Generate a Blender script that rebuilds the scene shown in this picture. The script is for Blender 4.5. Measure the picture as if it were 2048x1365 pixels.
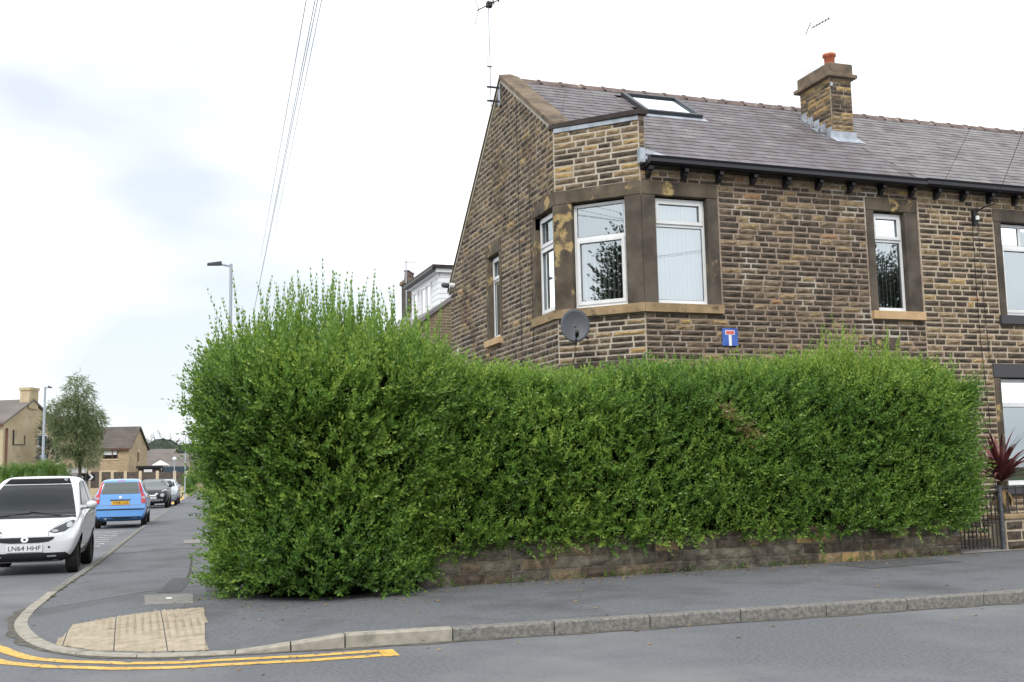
import bpy, bmesh, math, random
import numpy as np
from mathutils import Vector, Matrix
from mathutils.bvhtree import BVHTree

random.seed(7); rng = np.random.default_rng(7)
for o in list(bpy.data.objects): bpy.data.objects.remove(o)
scene = bpy.context.scene
COL = scene.collection

# ------------------------------------------------------------------ camera
CAM = Vector((0, 0, 1.4))
yaw, pitch, roll = math.radians(19.377), math.radians(6.951), math.radians(-1.233)
fw = Vector((math.sin(yaw)*math.cos(pitch), math.cos(yaw)*math.cos(pitch), math.sin(pitch)))
rt = Vector((math.cos(yaw), -math.sin(yaw), 0)); up = rt.cross(fw)
r2 = math.cos(roll)*rt + math.sin(roll)*up; u2 = -math.sin(roll)*rt + math.cos(roll)*up
cd = bpy.data.cameras.new('camera'); cam = bpy.data.objects.new('camera', cd); COL.objects.link(cam)
cam.matrix_world = Matrix(((r2.x, u2.x, -fw.x, CAM.x), (r2.y, u2.y, -fw.y, CAM.y), (r2.z, u2.z, -fw.z, CAM.z), (0, 0, 0, 1)))
cd.sensor_width = 36; cd.lens = 2187.3/2048*36; cd.clip_start = 0.1; cd.clip_end = 6000
scene.camera = cam

# ------------------------------------------------------------------ sky, sun, exposure
SUN_EL, SUN_AZ = math.radians(46), math.radians(212)      # azimuth from +Y towards +X: behind the camera, to the left
world = bpy.data.worlds.new('World'); scene.world = world; world.use_nodes = True
nt = world.node_tree; nt.nodes.clear()
def wn(t, **kw):
    n = nt.nodes.new(t)
    for k, v in kw.items(): setattr(n, k, v)
    return n
wo = wn('ShaderNodeOutputWorld'); bgs = wn('ShaderNodeBackground'); bgc = wn('ShaderNodeBackground'); mx = wn('ShaderNodeMixShader')
sky = wn('ShaderNodeTexSky'); sky.sky_type = 'NISHITA'; sky.sun_disc = False
sky.sun_elevation = SUN_EL; sky.sun_rotation = SUN_AZ; sky.air_density = 1.0; sky.dust_density = 1.5
bgs.inputs['Strength'].default_value = 0.12
tc = wn('ShaderNodeTexCoord'); mp = wn('ShaderNodeMapping'); nz = wn('ShaderNodeTexNoise'); rp = wn('ShaderNodeValToRGB')
mp.inputs['Scale'].default_value = (1.0, 1.0, 2.6); mp.inputs['Location'].default_value = (5.13, 2.4, 0.14)
nz.inputs['Scale'].default_value = 2.6; nz.inputs['Detail'].default_value = 4; nz.inputs['Roughness'].default_value = 0.42
rp.color_ramp.elements[0].position = 0.30; rp.color_ramp.elements[0].color = (0.575, 0.605, 0.64, 1)
rp.color_ramp.elements[1].position = 0.62; rp.color_ramp.elements[1].color = (1.18, 1.19, 1.21, 1)
e = rp.color_ramp.elements.new(0.45); e.color = (0.74, 0.775, 0.80, 1)
mrp = wn('ShaderNodeMapRange'); mrp.inputs['From Min'].default_value = 0.3; mrp.inputs['From Max'].default_value = 0.45
mrp.inputs['To Min'].default_value = 0.80; mrp.inputs['To Max'].default_value = 0.97
L = nt.links.new
L(tc.outputs['Generated'], mp.inputs['Vector']); L(mp.outputs[0], nz.inputs['Vector']); L(nz.outputs['Fac'], rp.inputs[0]); L(nz.outputs['Fac'], mrp.inputs['Value'])
L(sky.outputs[0], bgs.inputs['Color']); L(rp.outputs[0], bgc.inputs['Color']); bgc.inputs['Strength'].default_value = 1.12
L(mrp.outputs[0], mx.inputs[0]); L(bgs.outputs[0], mx.inputs[1]); L(bgc.outputs[0], mx.inputs[2]); L(mx.outputs[0], wo.inputs[0])

sd = bpy.data.lights.new('sun', 'SUN'); so = bpy.data.objects.new('sun', sd); COL.objects.link(so)
sd.energy = 1.5; sd.angle = math.radians(20); sd.color = (1.0, 0.97, 0.92)
sv = Vector((math.sin(SUN_AZ)*math.cos(SUN_EL), math.cos(SUN_AZ)*math.cos(SUN_EL), math.sin(SUN_EL)))
so.rotation_euler = sv.to_track_quat('Z', 'Y').to_euler(); so.location = (0, 0, 30)
vs = scene.view_settings; vs.view_transform = 'Standard'; vs.look = 'None'; vs.exposure = 0.55; vs.gamma = 1.0; vs.use_curve_mapping = False
scene.render.engine = 'CYCLES'; scene.cycles.max_bounces = 6; scene.cycles.transparent_max_bounces = 8

# ------------------------------------------------------------------ materials
def new_mat(name):
    m = bpy.data.materials.new(name); m.use_nodes = True
    t = m.node_tree; b = t.nodes['Principled BSDF']
    return m, t, b
def N(t, typ, **kw):
    n = t.nodes.new(typ)
    for k, v in kw.items(): setattr(n, k, v)
    return n
def noise_mat(name, c1, c2, scale=6, detail=6, rough=0.85, bump=0.0, bscale=40, c3=None, s3=1.0, t3=(0.55, 0.7), spec=0.3, lo=0.35, hi=0.65, world_pos=True, metallic=0):
    m, t, b = new_mat(name)
    if world_pos: src = N(t, 'ShaderNodeNewGeometry').outputs['Position']
    else: src = N(t, 'ShaderNodeTexCoord').outputs['Object']
    n = N(t, 'ShaderNodeTexNoise'); n.inputs['Scale'].default_value = scale; n.inputs['Detail'].default_value = detail
    t.links.new(src, n.inputs['Vector'])
    r = N(t, 'ShaderNodeValToRGB'); r.color_ramp.elements[0].position = lo; r.color_ramp.elements[1].position = hi
    r.color_ramp.elements[0].color = (*c1, 1); r.color_ramp.elements[1].color = (*c2, 1)
    t.links.new(n.outputs['Fac'], r.inputs[0]); out = r.outputs[0]
    if c3:
        n3 = N(t, 'ShaderNodeTexNoise'); n3.inputs['Scale'].default_value = s3; n3.inputs['Detail'].default_value = 7; n3.inputs['Roughness'].default_value = 0.65
        t.links.new(src, n3.inputs['Vector'])
        mr = N(t, 'ShaderNodeMapRange'); mr.inputs['From Min'].default_value = t3[0]; mr.inputs['From Max'].default_value = t3[1]
        t.links.new(n3.outputs['Fac'], mr.inputs['Value'])
        mixn = N(t, 'ShaderNodeMix', data_type='RGBA'); t.links.new(mr.outputs[0], mixn.inputs[0]); t.links.new(out, mixn.inputs[6]); mixn.inputs[7].default_value = (*c3, 1)
        out = mixn.outputs[2]
    t.links.new(out, b.inputs['Base Color']); b.inputs['Roughness'].default_value = rough; b.inputs['Specular IOR Level'].default_value = spec; b.inputs['Metallic'].default_value = metallic
    if bump:
        nb = N(t, 'ShaderNodeTexNoise'); nb.inputs['Scale'].default_value = bscale; nb.inputs['Detail'].default_value = 5
        t.links.new(src, nb.inputs['Vector'])
        bp = N(t, 'ShaderNodeBump'); bp.inputs['Strength'].default_value = bump; bp.inputs['Distance'].default_value = 0.02
        t.links.new(nb.outputs['Fac'], bp.inputs['Height']); t.links.new(bp.outputs[0], b.inputs['Normal'])
    return m
def plain(name, c, rough=0.5, spec=0.5, metallic=0, coat=0):
    m, t, b = new_mat(name); b.inputs['Base Color'].default_value = (*c, 1); b.inputs['Roughness'].default_value = rough
    b.inputs['Specular IOR Level'].default_value = spec; b.inputs['Metallic'].default_value = metallic; b.inputs['Coat Weight'].default_value = coat
    b.inputs['Coat Roughness'].default_value = 0.05
    return m
def glass_mat(name, tint, refl, ior_f=1.6):
    m, t, b = new_mat(name); t.nodes.remove(b); out = t.nodes['Material Output']
    tr = N(t, 'ShaderNodeBsdfTransparent'); tr.inputs[0].default_value = (*tint, 1)
    gl = N(t, 'ShaderNodeBsdfGlossy'); gl.inputs['Roughness'].default_value = 0.01; gl.inputs[0].default_value = (0.86, 0.95, 1, 1)
    fr = N(t, 'ShaderNodeFresnel'); fr.inputs[0].default_value = ior_f
    ad = N(t, 'ShaderNodeMath', operation='ADD', use_clamp=True); ad.inputs[1].default_value = refl
    mxs = N(t, 'ShaderNodeMixShader'); t.links.new(fr.outputs[0], ad.inputs[0]); t.links.new(ad.outputs[0], mxs.inputs[0])
    t.links.new(tr.outputs[0], mxs.inputs[1]); t.links.new(gl.outputs[0], mxs.inputs[2]); t.links.new(mxs.outputs[0], out.inputs[0])
    return m
def brick_mat(name, c1, c2, mortar, bw, rh, msize=0.012, axis='xz', rough=0.9):
    m, t, b = new_mat(name); g = N(t, 'ShaderNodeNewGeometry'); sp = N(t, 'ShaderNodeSeparateXYZ'); cb = N(t, 'ShaderNodeCombineXYZ')
    t.links.new(g.outputs['Position'], sp.inputs[0]); ad = N(t, 'ShaderNodeMath', operation='ADD')
    t.links.new(sp.outputs[0], ad.inputs[0]); t.links.new(sp.outputs[1], ad.inputs[1])
    t.links.new(ad.outputs[0], cb.inputs[0]); t.links.new(sp.outputs[2], cb.inputs[1])
    br = N(t, 'ShaderNodeTexBrick'); t.links.new(cb.outputs[0], br.inputs['Vector']); br.inputs['Scale'].default_value = 1
    br.inputs['Brick Width'].default_value = bw; br.inputs['Row Height'].default_value = rh; br.inputs['Mortar Size'].default_value = msize
    br.inputs['Color1'].default_value = (*c1, 1); br.inputs['Color2'].default_value = (*c2, 1); br.inputs['Mortar'].default_value = (*mortar, 1)
    nn = N(t, 'ShaderNodeTexNoise'); nn.inputs['Scale'].default_value = 0.9; nn.inputs['Detail'].default_value = 6; t.links.new(g.outputs['Position'], nn.inputs['Vector'])
    mr = N(t, 'ShaderNodeMapRange'); mr.inputs['To Min'].default_value = 0.6; mr.inputs['To Max'].default_value = 1.3; t.links.new(nn.outputs['Fac'], mr.inputs['Value'])
    mu = N(t, 'ShaderNodeMix', data_type='RGBA', blend_type='MULTIPLY'); mu.inputs[0].default_value = 1; t.links.new(br.outputs[0], mu.inputs[6]); t.links.new(mr.outputs[0], mu.inputs[7])
    t.links.new(mu.outputs[2], b.inputs['Base Color']); b.inputs['Roughness'].default_value = rough; b.inputs['Specular IOR Level'].default_value = 0.2
    return m
def leaf_mat(name, ca, cb, cc, trans=0.3):
    m, t, b = new_mat(name); out = t.nodes['Material Output']
    at = N(t, 'ShaderNodeAttribute'); at.attribute_name = 'tone'
    r = N(t, 'ShaderNodeValToRGB'); r.color_ramp.elements[0].position = 0.0; r.color_ramp.elements[0].color = (*ca, 1)
    r.color_ramp.elements[1].position = 1.0; r.color_ramp.elements[1].color = (*cc, 1)
    e = r.color_ramp.elements.new(0.5); e.color = (*cb, 1); t.links.new(at.outputs['Fac'], r.inputs[0])
    t.links.new(r.outputs[0], b.inputs['Base Color']); b.inputs['Roughness'].default_value = 0.36; b.inputs['Specular IOR Level'].default_value = 0.5
    tl = N(t, 'ShaderNodeBsdfTranslucent'); t.links.new(r.outputs[0], tl.inputs[0])
    ms = N(t, 'ShaderNodeMixShader'); ms.inputs[0].default_value = trans
    t.links.new(b.outputs[0], ms.inputs[1]); t.links.new(tl.outputs[0], ms.inputs[2]); t.links.new(ms.outputs[0], out.inputs[0])
    return m

M = {}
M['road'] = noise_mat('road_asphalt', (0.090, 0.095, 0.105), (0.165, 0.170, 0.180), 30, 12, 0.85, 0.16, 320, c3=(0.185, 0.188, 0.195), s3=0.45, t3=(0.44, 0.66), lo=.3, hi=.7)
M['pave'] = noise_mat('pavement_asphalt', (0.095, 0.100, 0.110), (0.165, 0.170, 0.180), 34, 12, 0.88, 0.16, 320, c3=(0.082, 0.082, 0.086), s3=0.7, t3=(0.48, 0.68), lo=.3, hi=.7)
M['patch'] = noise_mat('asphalt_patch', (0.085, 0.086, 0.09), (0.115, 0.115, 0.118), 12, 8, 0.9, 0.5, 200)
M['kerb_dark'] = noise_mat('kerb_concrete_grey', (0.14, 0.135, 0.125), (0.26, 0.25, 0.23), 30, 9, 0.9, 0.6, 120)
M['kerb_pale'] = noise_mat('kerb_concrete_pale', (0.28, 0.26, 0.22), (0.40, 0.37, 0.31), 10, 8, 0.9, 0.4, 120, c3=(0.16, 0.15, 0.13), s3=4, t3=(0.55, 0.75))
M['tactile'] = noise_mat('buff_paving', (0.34, 0.285, 0.205), (0.44, 0.375, 0.285), 9, 8, 0.9, 0.5, 60, c3=(0.16, 0.14, 0.12), s3=5, t3=(0.58, 0.72))
M['concrete'] = noise_mat('concrete', (0.19, 0.18, 0.17), (0.27, 0.26, 0.24), 14, 8, 0.9, 0.4, 90)
M['yellow'] = noise_mat('yellow_paint', (0.60, 0.36, 0.07), (0.72, 0.46, 0.13), 8, 6, 0.75, 0.3, 150, c3=(0.15, 0.14, 0.12), s3=14, t3=(0.56, 0.61))
M['white_paint'] = noise_mat('worn_white_paint', (0.45, 0.45, 0.45), (0.6, 0.6, 0.6), 8, 6, 0.8, 0.3, 150, c3=(0.14, 0.14, 0.145), s3=7, t3=(0.47, 0.55))
M['moss'] = noise_mat('moss', (0.06, 0.06, 0.025), (0.13, 0.115, 0.05), 20, 6, 1, 0.6, 100)
M['soil'] = noise_mat('soil', (0.05, 0.04, 0.03), (0.10, 0.08, 0.06), 6, 8, 1, 0.6, 60)
M['ground'] = noise_mat('ground_grass', (0.05, 0.08, 0.025), (0.09, 0.11, 0.05), 0.2, 8, 1)
STONE = {
 'dark': noise_mat('stone_soot', (0.050, 0.040, 0.031), (0.105, 0.083, 0.063), 12, 8, 0.92, 0.7, 45, c3=(0.14, 0.105, 0.068), s3=3.2, t3=(0.56, 0.75)),
 'brown': noise_mat('stone_brown', (0.115, 0.086, 0.058), (0.215, 0.163, 0.108), 10, 8, 0.92, 0.8, 45, c3=(0.075, 0.058, 0.044), s3=4.5, t3=(0.52, 0.68)),
 'tan': noise_mat('stone_tan', (0.20, 0.145, 0.083), (0.34, 0.25, 0.145), 9, 8, 0.92, 0.8, 45, c3=(0.07, 0.052, 0.038), s3=5, t3=(0.55, 0.68)),
 'gold': noise_mat('stone_gold', (0.30, 0.20, 0.09), (0.43, 0.30, 0.14), 9, 8, 0.92, 0.7, 45, c3=(0.10, 0.07, 0.04), s3=6, t3=(0.58, 0.72)),
 'pink': noise_mat('stone_pink', (0.27, 0.15, 0.08), (0.36, 0.22, 0.12), 9, 8, 0.92, 0.7, 45),
}
STONE['grey'] = noise_mat('stone_grey', (0.085, 0.075, 0.06), (0.19, 0.168, 0.13), 8, 8, 0.95, 0.9, 35, c3=(0.045, 0.04, 0.035), s3=3.0, t3=(0.5, 0.68))
SK = list(STONE)
M['mortar_a'] = noise_mat('mortar_pinkish', (0.25, 0.19, 0.145), (0.37, 0.295, 0.235), 7, 8, 0.95, 0.5, 60, c3=(0.50, 0.455, 0.39), s3=1.1, t3=(0.56, 0.62))
M['mortar_b'] = noise_mat('mortar_cream', (0.40, 0.325, 0.24), (0.52, 0.435, 0.335), 7, 8, 0.95, 0.5, 60)
M['mortar_c'] = noise_mat('mortar_gable', (0.20, 0.155, 0.11), (0.29, 0.23, 0.17), 7, 8, 0.95, 0.5, 60, c3=(0.46, 0.41, 0.34), s3=0.7, t3=(0.40, 0.50))
M['mortar_d'] = noise_mat('mortar_pale', (0.42, 0.37, 0.30), (0.54, 0.48, 0.40), 7, 8, 0.95, 0.5, 60)
M['ashlar'] = noise_mat('dressed_stone', (0.065, 0.052, 0.040), (0.14, 0.112, 0.080), 3, 8, 0.9, 0.35, 40, c3=(0.38, 0.28, 0.13), s3=2.6, t3=(0.56, 0.62))
M['ashlar_dark'] = noise_mat('dressed_stone_dark', (0.060, 0.050, 0.041), (0.12, 0.10, 0.08), 3, 8, 0.9, 0.35, 40, c3=(0.27, 0.20, 0.12), s3=2.0, t3=(0.64, 0.70))
M['sill'] = noise_mat('sill_stone', (0.25, 0.18, 0.10), (0.36, 0.26, 0.15), 5, 8, 0.9, 0.3, 40, c3=(0.10, 0.075, 0.05), s3=4, t3=(0.54, 0.68))
M['sill_new'] = noise_mat('sill_stone_painted', (0.46, 0.31, 0.17), (0.55, 0.38, 0.22), 5, 6, 0.8, 0.1, 40, c3=(0.30, 0.10, 0.06), s3=1.6, t3=(0.62, 0.66))
M['sill_grey'] = plain('sill_grey_paint', (0.055, 0.055, 0.062), 0.6)
M['coping'] = noise_mat('coping_stone', (0.12, 0.09, 0.065), (0.22, 0.17, 0.12), 3, 8, 0.9, 0.5, 50, c3=(0.07, 0.06, 0.05), s3=2.2, t3=(0.52, 0.66))
M['pale_bed'] = noise_mat('verge_mortar', (0.40, 0.37, 0.30), (0.52, 0.48, 0.40), 6, 6, 0.95)
M['slate_a'] = noise_mat('slate_purple', (0.112, 0.100, 0.107), (0.168, 0.153, 0.162), 4, 8, 0.6, 0.35, 40, c3=(0.22, 0.205, 0.212), s3=1.3, t3=(0.56, 0.78), spec=0.45)
M['slate_b'] = noise_mat('slate_grey', (0.14, 0.128, 0.13), (0.20, 0.185, 0.188), 4, 8, 0.6, 0.35, 40, c3=(0.28, 0.26, 0.26), s3=1.3, t3=(0.54, 0.78), spec=0.45)
M['slate_c'] = noise_mat('slate_brown', (0.10, 0.085, 0.087), (0.15, 0.130, 0.134), 4, 8, 0.65, 0.35, 40, spec=0.4)
M['ridge'] = noise_mat('ridge_tile', (0.11, 0.080, 0.070), (0.19, 0.14, 0.125), 5, 8, 0.85, 0.4, 40, c3=(0.34, 0.30, 0.26), s3=3.5, t3=(0.57, 0.66))
M['lead'] = noise_mat('lead', (0.24, 0.27, 0.31), (0.42, 0.46, 0.52), 5, 6, 0.55, 0.2, 20, spec=0.5)
M['gutter'] = plain('gutter_black', (0.010, 0.010, 0.014), 0.32, 0.5)
M['fascia'] = noise_mat('brown_fascia', (0.030, 0.022, 0.020), (0.05, 0.04, 0.036), 5, 4, 0.6)
M['upvc'] = noise_mat('white_upvc', (0.66, 0.67, 0.67), (0.74, 0.75, 0.755), 5, 6, 0.35, c3=(0.55, 0.54, 0.51), s3=2.5, t3=(0.60, 0.80), spec=0.5)
M['cladding'] = plain('white_cladding', (0.80, 0.82, 0.84), 0.45, 0.4)
M['gasket'] = plain('gasket', (0.16, 0.16, 0.17), 0.5)
M['glass'] = glass_mat('window_glass', (0.86, 0.90, 0.90), 0.33, 1.55)
M['skyglass'] = glass_mat('skylight_glass', (0.3, 0.33, 0.35), 0.62, 1.6)
M['blind'] = noise_mat('blind_fabric', (0.26, 0.25, 0.22), (0.32, 0.31, 0.28), 3, 3, 0.9)
M['blind_white'] = noise_mat('blind_fabric_white', (0.58, 0.60, 0.61), (0.66, 0.68, 0.69), 3, 3, 0.9)
M['blind_grey'] = noise_mat('blind_fabric_grey', (0.20, 0.20, 0.20), (0.26, 0.26, 0.25), 3, 3, 0.9)
M['interior'] = plain('dark_interior', (0.05, 0.05, 0.05), 0.9, 0.1)
M['metal_dark'] = plain('dark_frame', (0.035, 0.038, 0.045), 0.4, 0.5)
M['steel'] = plain('galvanised_steel', (0.33, 0.36, 0.40), 0.45, 0.5, 0.6)
M['postgrey'] = plain('lamp_post_paint', (0.36, 0.40, 0.45), 0.5)
M['terracotta'] = noise_mat('terracotta', (0.36, 0.10, 0.055), (0.48, 0.16, 0.09), 8, 5, 0.85)
M['dish'] = plain('dish_grey', (0.060, 0.067, 0.080), 0.5, 0.4)
M['black'] = plain('black_plastic', (0.012, 0.012, 0.013), 0.5, 0.4)
M['black_matt'] = plain('black_matt', (0.010, 0.010, 0.011), 0.8, 0.12)
M['iron'] = noise_mat('black_iron', (0.018, 0.018, 0.02), (0.04, 0.04, 0.045), 30, 5, 0.55)
M['white'] = plain('white_plastic', (0.75, 0.76, 0.76), 0.4)
M['signblue'] = noise_mat('sign_blue', (0.05, 0.11, 0.42), (0.08, 0.16, 0.52), 6, 4, 0.45)
M['signred'] = noise_mat('sign_red', (0.62, 0.08, 0.07), (0.7, 0.14, 0.11), 6, 4, 0.45)
M['signwhite'] = plain('sign_white', (0.8, 0.8, 0.8), 0.45)
M['leaf'] = leaf_mat('privet_leaf', (0.048, 0.110, 0.024), (0.165, 0.305, 0.050), (0.42, 0.53, 0.10), 0.38)
M['leaf_birch'] = leaf_mat('birch_leaf', (0.085, 0.125, 0.055), (0.21, 0.27, 0.12), (0.34, 0.39, 0.18), 0.42)
M['leaf_lime'] = leaf_mat('bright_leaf', (0.05, 0.11, 0.015), (0.12, 0.22, 0.03), (0.26, 0.34, 0.06), 0.25)
M['leaf_dark'] = leaf_mat('dark_leaf', (0.012, 0.03, 0.012), (0.03, 0.055, 0.022), (0.07, 0.10, 0.035), 0.2)
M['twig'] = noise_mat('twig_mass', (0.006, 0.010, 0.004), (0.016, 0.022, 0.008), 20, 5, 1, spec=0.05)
M['bark'] = noise_mat('bark', (0.06, 0.045, 0.03), (0.13, 0.10, 0.075), 12, 6, 0.95, 0.5, 40)
M['cordyline'] = noise_mat('cordyline_leaf', (0.10, 0.028, 0.034), (0.21, 0.075, 0.072), 6, 5, 0.5)
M['cordyline_old'] = noise_mat('cordyline_old_leaf', (0.20, 0.13, 0.06), (0.30, 0.20, 0.09), 6, 5, 0.8)
M['wallrender'] = noise_mat('far_render_stone', (0.42, 0.34, 0.21), (0.54, 0.45, 0.30), 0.5, 8, 0.95, c3=(0.22, 0.18, 0.12), s3=0.7, t3=(0.55, 0.8))
M['farbrick'] = brick_mat('far_stone', (0.44, 0.34, 0.22), (0.36, 0.27, 0.17), (0.45, 0.37, 0.26), 0.42, 0.16)
M['farbrick2'] = brick_mat('far_stone_pale', (0.42, 0.34, 0.22), (0.36, 0.28, 0.17), (0.40, 0.33, 0.23), 0.42, 0.16)
M['neigh'] = brick_mat('neighbour_stone', (0.20, 0.155, 0.10), (0.13, 0.10, 0.07), (0.30, 0.25, 0.18), 0.32, 0.085, 0.010)
M['farroof'] = brick_mat('far_roof_tiles', (0.115, 0.098, 0.088), (0.14, 0.12, 0.108), (0.07, 0.06, 0.055), 0.3, 0.22, 0.02)
M['farroof2'] = noise_mat('far_roof_plain', (0.13, 0.115, 0.105), (0.18, 0.16, 0.15), 0.6, 6, 0.9)
M['fencewood'] = noise_mat('fence_wood', (0.075, 0.062, 0.052), (0.14, 0.118, 0.10), 6, 6, 0.95)
M['cream'] = noise_mat('cream_render', (0.52, 0.42, 0.28), (0.62, 0.52, 0.37), 2, 6, 0.95)
M['bluemetal'] = plain('blue_sheet', (0.035, 0.06, 0.085), 0.6)
M['brownframe'] = plain('brown_frame', (0.13, 0.05, 0.03), 0.5)
M['dryleaf'] = noise_mat('dry_leaf', (0.22, 0.12, 0.04), (0.42, 0.30, 0.14), 3, 3, 0.9)
M['tyre'] = noise_mat('tyre', (0.012, 0.012, 0.012), (0.025, 0.024, 0.023), 20, 4, 0.85)
M['rim_dark'] = plain('rim_dark', (0.02, 0.019, 0.019), 0.5, 0.4, 0.2)
M['rim'] = plain('rim_alloy', (0.35, 0.36, 0.38), 0.35, 0.5, 0.8)
M['chrome'] = plain('chrome', (0.75, 0.76, 0.78), 0.15, 0.5, 1.0)
M['carglass'] = plain('car_glass', (0.016, 0.020, 0.020), 0.04, 0.30, 0, 0.0)
M['carglass_pale'] = plain('car_rear_glass', (0.11, 0.13, 0.125), 0.05, 0.5, 0, 0.3)
M['carside'] = plain('car_side_glass', (0.012, 0.015, 0.015), 0.12, 0.06)
M['headlamp'] = plain('headlamp', (0.30, 0.33, 0.36), 0.08, 0.9, 0.3, 1.0)
M['redlamp'] = plain('tail_lamp_red', (0.50, 0.012, 0.015), 0.15, 0.6, 0, 1.0)
M['plate_w'] = plain('plate_white', (0.72, 0.73, 0.74), 0.4)
M['plate_y'] = plain('plate_yellow', (0.75, 0.42, 0.02), 0.4)
M['letter'] = plain('plate_letters', (0.01, 0.01, 0.012), 0.5)
M['car_white'] = plain('car_paint_white', (0.62, 0.64, 0.67), 0.25, 0.5, 0, 1.0)
M['car_blue'] = plain('car_paint_blue', (0.115, 0.32, 0.70), 0.25, 0.5, 0, 1.0)
M['car_black'] = plain('car_paint_black', (0.008, 0.008, 0.010), 0.3, 0.35, 0, 0.35)
M['car_silver'] = plain('car_paint_silver', (0.40, 0.43, 0.47), 0.3, 0.5, 0.5, 1.0)

# ------------------------------------------------------------------ mesh helpers
def wloc(o):
    v = Vector((0, 0, 0))
    while o is not None: v += o.location; o = o.parent
    return v
def tag(o, label=None, cat=None, group=None, kind=None):
    if label: o['label'] = label
    if cat: o['category'] = cat
    if group: o['group'] = group
    if kind: o['kind'] = kind
    return o
def empty(name, loc=(0, 0, 0), rz=0, label=None, cat=None, group=None):
    o = bpy.data.objects.new(name, None); o.empty_display_size = 0.3; COL.objects.link(o); o.location = loc; o.rotation_euler = (0, 0, rz)
    return tag(o, label, cat, group)
def link(name, me, parent=None, loc=None):
    o = bpy.data.objects.new(name, me); COL.objects.link(o)
    if parent is not None: o.parent = parent
    if loc is not None: o.location = loc
    return o
class G:
    """collects polygons in world coordinates and links them as one mesh object (relative to its parent)"""
    def __init__(s): s.v = []; s.f = []; s.mi = []
    def add(s, vs, fs, mi=0):
        n = len(s.v); s.v += [tuple(p) for p in vs]; s.f += [tuple(i+n for i in f) for f in fs]; s.mi += [mi]*len(fs); return s
    def box(s, a, b, T=None, mi=0):
        x0, y0, z0 = a; x1, y1, z1 = b
        P = [(x0, y0, z0), (x1, y0, z0), (x1, y1, z0), (x0, y1, z0), (x0, y0, z1), (x1, y0, z1), (x1, y1, z1), (x0, y1, z1)]
        if T: P = [T(*p) for p in P]
        return s.add(P, [(0, 3, 2, 1), (4, 5, 6, 7), (0, 1, 5, 4), (1, 2, 6, 5), (2, 3, 7, 6), (3, 0, 4, 7)], mi)
    def prism(s, poly, d0, d1, T, mi=0):
        n = len(poly); P = [T(p[0], d0, p[1]) for p in poly]+[T(p[0], d1, p[1]) for p in poly]
        return s.add(P, [tuple(range(n)), tuple(range(2*n-1, n-1, -1))]+[(i, (i+n), (i+1) % n+n, (i+1) % n) for i in range(n)], mi)
    def tube(s, pts, r, seg=8, r1=None, caps=True, mi=0):
        pts = [Vector(p) for p in pts]; n = len(pts); rings = []
        for i, p in enumerate(pts):
            d = (pts[min(i+1, n-1)]-pts[max(i-1, 0)]).normalized()
            a = d.cross(Vector((0, 0, 1)) if abs(d.z) < 0.9 else Vector((1, 0, 0))).normalized(); b = d.cross(a)
            rr = r if r1 is None else r+(r1-r)*i/max(1, n-1)
            rings.append([p+(a*math.cos(2*math.pi*k/seg)+b*math.sin(2*math.pi*k/seg))*rr for k in range(seg)])
        V = [q for R_ in rings for q in R_]; F = []
        for i in range(n-1):
            for k in range(seg): F.append((i*seg+k, i*seg+(k+1) % seg, (i+1)*seg+(k+1) % seg, (i+1)*seg+k))
        if caps: F += [tuple(range(seg-1, -1, -1)), tuple((n-1)*seg+k for k in range(seg))]
        return s.add(V, F, mi)
    def lathe(s, prof, c, seg=16, axis='z', mi=0, T=None):
        V = []; F = []; n = len(prof)
        for k in range(seg):
            a = 2*math.pi*k/seg
            for r, h in prof:
                if axis == 'z': p = (c[0]+r*math.cos(a), c[1]+r*math.sin(a), c[2]+h)
                else: p = (c[0]+h, c[1]+r*math.cos(a), c[2]+r*math.sin(a))
                V.append(T(*p) if T else p)
        for k in range(seg):
            for i in range(n-1): F.append((k*n+i, ((k+1) % seg)*n+i, ((k+1) % seg)*n+i+1, k*n+i+1))
        return s.add(V, F, mi)
    def build(s, name, mat, parent=None, smooth=False, local=False, loc=None, bevel=0):
        off = Vector((0, 0, 0)) if (local or parent is None) else wloc(parent)
        if loc is not None and not local: off = Vector(loc)
        me = bpy.data.meshes.new(name); me.from_pydata([(p[0]-off.x, p[1]-off.y, p[2]-off.z) for p in s.v], [], s.f)
        mats = mat if isinstance(mat, (list, tuple)) else [mat]
        for m in mats: me.materials.append(m)
        if len(mats) > 1: me.polygons.foreach_set('material_index', s.mi)
        bm = bmesh.new(); bm.from_mesh(me); bmesh.ops.recalc_face_normals(bm, faces=bm.faces)
        if bevel: bmesh.ops.bevel(bm, geom=bm.edges[:], offset=bevel, segments=1, affect='EDGES')
        bm.to_mesh(me); bm.free()
        if smooth: me.polygons.foreach_set('use_smooth', [True]*len(me.polygons))
        me.update()
        o = link(name, me, parent)
        if loc is not None and not local: o.location = Vector(loc)-(wloc(parent) if parent else Vector((0, 0, 0)))
        return o
def fast_mesh(name, verts, tris, mats, midx=None, attrs=None):
    verts = np.asarray(verts, np.float32); tris = np.asarray(tris, np.int32)
    me = bpy.data.meshes.new(name); me.vertices.add(len(verts)); me.vertices.foreach_set('co', verts.ravel())
    k = tris.shape[1]
    me.loops.add(tris.size); me.loops.foreach_set('vertex_index', tris.ravel())
    me.polygons.add(len(tris)); me.polygons.foreach_set('loop_start', np.arange(0, tris.size, k, dtype=np.int32))
    for m in (mats if isinstance(mats, (list, tuple)) else [mats]): me.materials.append(m)
    if midx is not None: me.polygons.foreach_set('material_index', np.asarray(midx, np.int32))
    for an, av in (attrs or {}).items():
        a = me.attributes.new(an, 'FLOAT', 'POINT'); a.data.foreach_set('value', np.asarray(av, np.float32).ravel())
    me.update(calc_edges=True); me.validate()
    return me
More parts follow.
